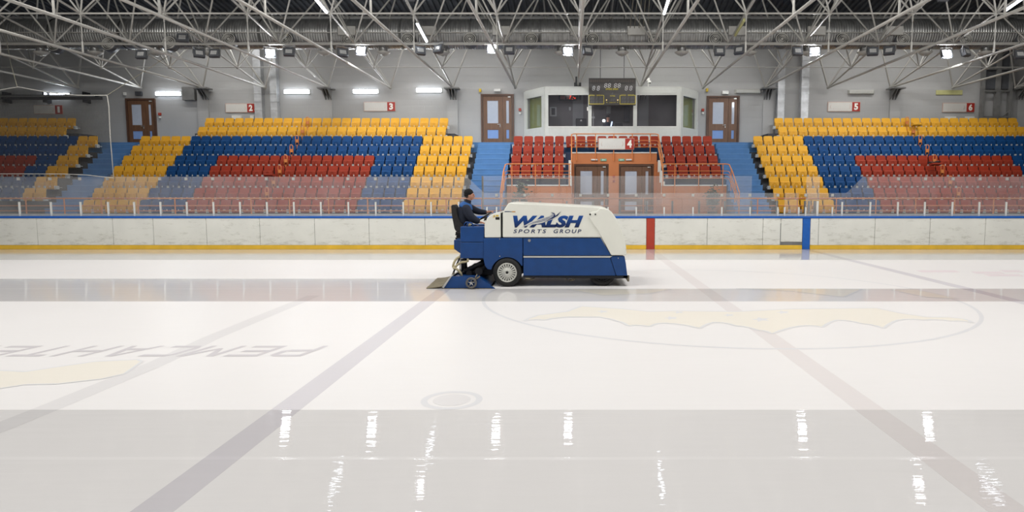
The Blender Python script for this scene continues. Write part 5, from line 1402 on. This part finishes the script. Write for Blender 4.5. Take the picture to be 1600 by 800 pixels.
# wheels
def wheel(cxm, y, r, face, rimm='rim'):
    """face -1: outer side toward the camera"""
    t = bpy.data.objects.new('wheel', None); COL.objects.link(t); t.parent = mc; t.location = Vector((cxm, y, r)) - mc.location
    o_ = Vector((cxm, y, r)); wd = .22; f = face
    ty = MB().lathe([(r * .69, 0), (r * .74, -.012 * 1), (r * .93, -.01), (r * .985, .02), (r, .05), (r, wd - .05), (r * .985, wd - .02), (r * .93, wd + .01), (r * .74, wd + .012), (r * .69, wd)], o_, 'Y', 44)
    tyo = obj('tyre', ty, M['rubber'], t, fix=False)
    rr = r * .685
    rm = MB().lathe([(rr * 1.0, wd), (rr * 1.0, .0), (rr * .97, -.012), (rr * .87, -.012), (rr * .85, .01), (rr * .85, .05)], o_, 'Y', 44)
    rm.lathe([(rr * .5, .05), (rr * .5, -.008), (rr * .42, -.02), (rr * .3, -.02), (rr * .28, -.03), (rr * .17, -.03), (rr * .15, -.01), (0, -.01)], o_, 'Y', 32)
    for i in range(20):
        a = 2 * PI * (i + .5) / 20; d = Vector((math.cos(a), 0, math.sin(a))); s_ = Vector((-math.sin(a), 0, math.cos(a)))
        q = []
        for rad, hw in ((rr * .46, .014), (rr * .9, .017)):
            for yy in (-.008, .03): q += [o_ + d * rad + s_ * hw + Vector((0, yy, 0)), o_ + d * rad - s_ * hw + Vector((0, yy, 0))]
        rm.add(q, [(0, 1, 5, 4), (0, 4, 6, 2), (1, 3, 7, 5), (2, 6, 7, 3)])
    if face > 0:
        for lst in (rm.v,):
            for i, v in enumerate(lst): lst[i] = (v[0], 2 * y + wd - v[1], v[2])
    obj('rim', rm, M[rimm], t, fix=False)
    obj('hub_disc', MB().cyl((cxm, y + .05, r), (cxm, y + .12, r), rr * .95, n=28), M['black'], t)
    q = y - .012 if face < 0 else y + wd + .012
    obj('hub_cap', MB().cyl((cxm, q - .004, r), (cxm, q + .01, r), rr * .12, n=14), M['black'], t)


wy = MN - .04; rW = .335
wheel(P(792.3, 427, wy).x, wy, rW, -1); wheel(P(792.3, 427, wy).x, MF - .2, rW, 1)
wheel(P(941, 427, MN + .1).x, MN + .12, .325, -1, 'mdark'); wheel(P(941, 427, MN + .1).x, MF - .36, .325, 1, 'mdark')
obj('axle', MB().cyl((P(792.3, 427, wy).x, MN + .2, .34), (P(792.3, 427, wy).x, MF - .1, .34), .05).cyl((P(941, 427, MN).x, MN + .3, .33), (P(941, 427, MN).x, MF - .3, .33), .045), M['mdark'], mc)

# rear body, seat box, tank
poly('rear_tank', [(719, 354.2), (756, 354.2), (756, 378.2), (719, 378.2)], MN + .02, MN + .42, 'mblue', mc, .012, 2)
poly('rear_tank_lower', [(719, 378.8), (755.6, 378.8), (755.6, 403.8), (719, 403.8)], MN + .02, MN + .42, 'mblue', mc, .012, 2)
poly('rear_deck', [(719, 388), (756, 388), (756, 403), (719, 403)], MN + .43, MF - .45, 'mblue', mc, .01, 1)
poly('rear_tank', [(719, 356), (756, 356), (756, 403), (719, 403)], MF - .44, MF - .02, 'mblue', mc, .012, 2)
poly('seat_box', [(705.2, 376.5), (719.3, 376.5), (719.3, 400), (716.5, 398.8), (705.2, 391)], MN + .35, MF - .35, 'mblue', mc, .01, 1)
poly('frame_plate', [(722, 404), (756, 404), (756, 408), (735, 408), (722, 406)], MN + .2, MF - .2, 'mdark', mc, 0)
# handle and cap on the tank
a = [P(729.5 + 5 * (1 - math.cos(t * PI / 8)), 353.5 - 5.6 * math.sin(t * PI / 8), MN + .12) for t in range(9)]
obj('grab_handle', MB().tube(a, .018, 8), M['mblue'], mc)
c = P(733.3, 351, MN + .2); obj('filler_cap', MB().cyl((c.x, c.y, P(0, 354, MN + .2).z), (c.x, c.y, P(0, 348.3, MN + .2).z), .032, n=14), M['hose'], mc)
obj('lever_bracket', MB().tube([P(726, 354, MN + .3), P(725.5, 350, MN + .3), P(728, 347.5, MN + .3), P(732, 347, MN + .3)], .016, 6), M['mblue'], mc)
# seat
seat_back = obj('seat_back', MB().prism([W(*p, DD) for p in [(707.3, 322), (708.5, 319.8), (711, 319.4), (713.5, 321.5), (715.5, 328), (718, 338), (722, 346), (727.5, 352), (729, 357), (722, 361), (714.5, 360.5), (712.3, 356), (709.5, 342), (708, 332)]], DD - .24, DD + .24), M['seatfab'], mc, .035, 3)
obj('seat_cushion', MB().prism([W(*p, DD) for p in [(714, 361), (745, 357.5), (747, 360), (745, 364), (714, 365)]], DD - .24, DD + .24), M['seatfab'], mc, .03, 3)
mb = MB()
for q in range(4): mb.box(W(709, 0, DD)[0] - .02 * (q % 2), W(720, 0, DD)[0], DD - .2 - .02 * (q % 2), DD + .2 + .02 * (q % 2), W(0, 376 - 3 * q, DD)[1], W(0, 373.4 - 3 * q, DD)[1])
obj('seat_bellows', mb, M['black'], mc, .008, 1)
# steering
wc = Vector(((W(749.5, 343.5, DD)[0] + W(767.3, 331.8, DD)[0]) / 2, DD, (W(749.5, 343.5, DD)[1] + W(767.3, 331.8, DD)[1]) / 2))
dv = Vector((W(767.3, 331.8, DD)[0] - W(749.5, 343.5, DD)[0], 0, W(767.3, 331.8, DD)[1] - W(749.5, 343.5, DD)[1])); R_ = dv.length / 2; dv.normalize(); ax_ = Vector((dv.z, 0, -dv.x))
pts = [wc + dv * math.cos(2 * PI * i / 28) * R_ + Vector((0, math.sin(2 * PI * i / 28) * R_, 0)) for i in range(29)]
sw = obj('steering_wheel', MB().tube(pts, .015, 8).tube([wc - dv * R_, wc + ax_ * .03, wc + dv * R_], .01, 6).tube([wc - Vector((0, R_, 0)), wc + ax_ * .03, wc + Vector((0, R_, 0))], .01, 6), M['black'], mc)
col_end = Vector((W(763, 352, DD)[0], DD, W(763, 352, DD)[1])); obj('steering_column', MB().cyl(wc + ax_ * .02, col_end, .035), M['black'], mc)
obj('control_stalk', MB().ell(Vector((W(759.5, 342.5, DD)[0], DD - .05, W(759.5, 342.5, DD)[1])), .04, .03, .025).tube([wc, Vector((W(757, 345, DD)[0], DD - .06, W(757, 345, DD)[1]))], .012, 6), M['black'], mc)
# stickers on the console
def sticker(x0, x1, y0, y1, m, nm='sticker'):
    a = W(x0, y1); b = W(x1, y0); return obj(nm, MB().box(a[0], b[0], MN - .004, MN + .002, a[1], b[1]), M[m], mc)
sticker(775, 779, 336, 338.2, 'stick'); sticker(774.3, 780.6, 339.3, 343.2, 'black'); o = sticker(775.3, 777.3, 340.6, 342, 'digit')
mb = MB(); c = W(772.3, 337.8)
mb.box(c[0] - .008, c[0] + .008, MN - .004, MN + .002, c[1] - .035, c[1] + .03).box(c[0] - .03, c[0] + .03, MN - .004, MN + .002, c[1] - .008, c[1] + .008).box(c[0] - .035, c[0] - .02, MN - .004, MN + .002, c[1] - .035, c[1] - .02)
obj('sticker', mb, M['stick'], mc)
# lettering
LY = MN - .003


def ft(nm, s_, x0, x1, y0, y1, m, **k): a = W(x0, y1); b = W(x1, y0); return fit_text(nm, s_, a[0], b[0], a[1], b[1], LY, M[m], mc, **k)


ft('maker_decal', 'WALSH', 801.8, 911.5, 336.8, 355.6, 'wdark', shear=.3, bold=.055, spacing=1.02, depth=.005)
ft('maker_decal', 'SPORTS', 802.2, 853.6, 358.3, 364.3, 'lnavy', shear=.22, bold=.012, spacing=1.35, depth=.004)
ft('maker_decal', 'GROUP', 865.0, 908.3, 358.3, 364.3, 'lnavy', shear=.22, bold=.012, spacing=1.35, depth=.004)


def flat(nm, pts, m, y=MN - .008): return obj(nm, MB().prism([W(*p) for p in pts], y - .001, y + .004), M[m], mc)


flat('swoosh_outline', [(815.5, 354.6), (830, 346.4), (845, 341.6), (858, 337.3), (863.5, 333.6), (861, 331.2), (866, 331.8), (868.5, 335.5), (868, 337), (874, 333.6), (877, 330), (872, 337.6), (862, 343.2), (846, 348.6), (828, 351.6)], 'white', MN - .006)
flat('swoosh', [(817, 354), (832, 347.4), (846, 342.4), (858.5, 338.2), (863.5, 334.6), (861, 332.2), (865, 334), (865.6, 338), (859, 342), (846, 347), (830, 350)], 'silver')
flat('swoosh_tip', [(861, 331.8), (866.2, 333), (868, 337.2), (876.3, 330.4), (871.5, 337), (864, 341.5), (850, 347), (860, 341.6), (865, 338), (865.5, 334.5)], 'lnavy', MN - .010)
c = W(823, 355); 
fit_text('model_decal', 'Engo', W(788, 332)[0], W(796, 332)[0], W(0, 332.2)[1], W(0, 329.6)[1], LY, M['lnavy'], mc, shear=.3) if False else None
sticker(788.3, 797, 330.1, 331.2, 'lnavy', 'small_decal'); sticker(800, 805.4, 330.0, 331.6, 'orst', 'small_decal'); sticker(797.4, 799.6, 330.4, 331.3, 'lnavy', 'small_decal')
# conditioner sled
CN = 15.36; CF = 17.35
cd = obj('conditioner', MB().prism([W(*p, CN) for p in [(693, 451), (706.2, 432), (744.5, 431.2), (749, 434), (773.6, 450.8), (773, 451.6), (693, 451.6)]], CN, CN + .04)
         .prism([W(*p, CN) for p in [(700, 448), (707, 434), (744, 434), (765, 448)]], CN + .04, CF - .04).prism([W(*p, CN) for p in [(693, 451), (706.2, 432), (744.5, 431.2), (749, 434), (773.6, 450.8), (773, 451.6), (693, 451.6)]], CF - .04, CF), M['mblue'], mc)
obj('runner', MB().prism([W(*p, CN - .02) for p in [(692, 450.4), (766, 450.4), (772, 451.9), (691, 451.9)]], CN - .03, CN), M['dirtsteel'], cd)
obj('blade_edge', MB().prism([W(*p, CN - .01) for p in [(690.5, 449), (703.5, 431.5), (706, 431.5), (693.5, 450)]], CN - .02, CF), M['alum'], cd)
# trailing mat lying on the ice
ma = [G(665.6, 451.4), G(689, 451.4), G(701.5, 435.6), G(683, 435.6)]
z_l = .012
mb = MB(); 
pts0 = [(ma[0].x, CN, .004), (ma[1].x, CN, .03), (ma[1].x + .06, CN, .1), (ma[2].x + .0, CF, .1)]
n_ = 8; vs = []; fs = []
for i in range(n_ + 1):
    f_ = i / n_; y = CN + (17.2 - CN) * f_
    xo = ma[0].x + (ma[3].x - ma[0].x) * f_ ; xi = -2.95 - .1 * f_
    for s_ in range(5):
        g_ = s_ / 4; x = xo + (xi - xo) * g_; z = .006 + .05 * g_ ** 2.6 + .004 * math.sin(i * 2.1 + s_)
        vs += [(x, y, z), (x, y, z + .014)]
for i in range(n_):
    for s_ in range(4):
        a = (i * 5 + s_) * 2; b = a + 2; c_ = a + 10; d_ = a + 12
        fs += [(a, b, d_, c_), (a + 1, c_ + 1, d_ + 1, b + 1)]
for s_ in range(4):
    a = s_ * 2; fs.append((a, a + 1, a + 3, a + 2)); a = (n_ * 5 + s_) * 2; fs.append((a, a + 2, a + 3, a + 1))
for i in range(n_):
    a = i * 10; fs.append((a, a + 10, a + 11, a + 1)); a += 8; fs.append((a, a + 1, a + 11, a + 10))
obj('trailing_mat', mb.add(vs, fs), M['mat_'], mc)
# guide wheel
gc = P(736.5, 442, CN - .05); r = .128
gw = obj('guide_wheel', MB().lathe([(r * .72, 0), (r * .8, -.012), (r * .97, -.008), (r, .01), (r, .035), (r * .97, .05), (r * .72, .05)], (gc.x, CN - .08, gc.z), 'Y', 28), mat('grey_tyre', (104, 102, 98), .7, var=.2), cd, fix=False)
hb = MB().lathe([(r * .72, .01), (r * .68, 0), (r * .66, .03)], (gc.x, CN - .08, gc.z), 'Y', 24)
for i in range(5):
    a = 2 * PI * i / 5 + .3; hb.cyl((gc.x, CN - .06, gc.z), (gc.x + math.cos(a) * r * .7, CN - .06, gc.z + math.sin(a) * r * .7), .012, n=6)
hb.cyl((gc.x, CN - .1, gc.z), (gc.x, CN - .03, gc.z), .028, n=12)
h_o = obj('guide_wheel_hub', hb, M['chrome'], cd, fix=False)
obj('guide_wheel_arm', MB().cyl((gc.x, CN - .02, gc.z), tuple(P(750, 431.5, CN - .02)), .018, n=8).cyl(tuple(P(740, 440, CN - .03)), tuple(P(745.5, 428.5, CN - .02)), .014, n=8).cyl(tuple(P(743, 437, CN - .03)), tuple(P(750, 432, CN - .02)), .012, n=8), M['dirtsteel'], cd)
# linkage, cylinders, hoses
mb = MB()
for (a, b, r_, d_) in (((706, 432), (718, 403), .02, .5), ((723, 431), (722, 404), .035, .6), ((728, 431), (726.5, 404), .045, .7), ((726, 424), (757, 408), .05, .45), ((735, 432), (762, 414), .06, .5), ((742, 432), (757, 424), .07, .8), ((712, 430), (735, 422), .05, .6)):
    mb.cyl(tuple(P(*a, MN + d_ - .25)), tuple(P(*b, MN + d_ - .25)), r_, n=10)
mb.box(W(712, 0)[0], W(760, 0)[0], MN + .35, MF - .45, .22, .32)
mb.box(W(742, 0)[0], W(764, 0)[0], MN + .3, MF - .4, W(0, 431)[1], W(0, 410)[1]).box(W(722, 0)[0], W(742, 0)[0], MN + .5, MF - .6, W(0, 432)[1], W(0, 421)[1])
mb.cyl(tuple(P(748, 424, MN + .1)), tuple(P(748, 424, MN + .3)), .09, n=12).cyl(tuple(P(733, 427, MN + .15)), tuple(P(733, 427, MN + .5)), .07, n=12)
obj('linkage', mb, M['mdark'], mc)
mb = MB(); mb.cyl(tuple(P(718.8, 398, MN + .1)), tuple(P(718.8, 432, MN + .1)), .012, n=6).cyl(tuple(P(709.5, 426, MN)), tuple(P(703, 435, MN - .1)), .02, n=8); obj('lift_rod', mb, M['dirtsteel'], mc)
def hose(pts, r_=.028, dy=.08): return obj('hose', MB().tube([P(a, b, MN + dy) for a, b in pts], r_, 8), M['hose'], mc)
hose([(719.5, 400.5), (716, 402), (712.5, 405), (709.5, 410), (708, 415), (708, 418)]); hose([(708, 418.5), (712, 416), (717, 412), (722, 409.6), (727, 409.3), (731, 408), (731, 404)], .028, .05)
hose([(708, 418.5), (712, 419.5), (716.5, 422.5), (720, 427), (721.5, 431.5)], .03, .02)
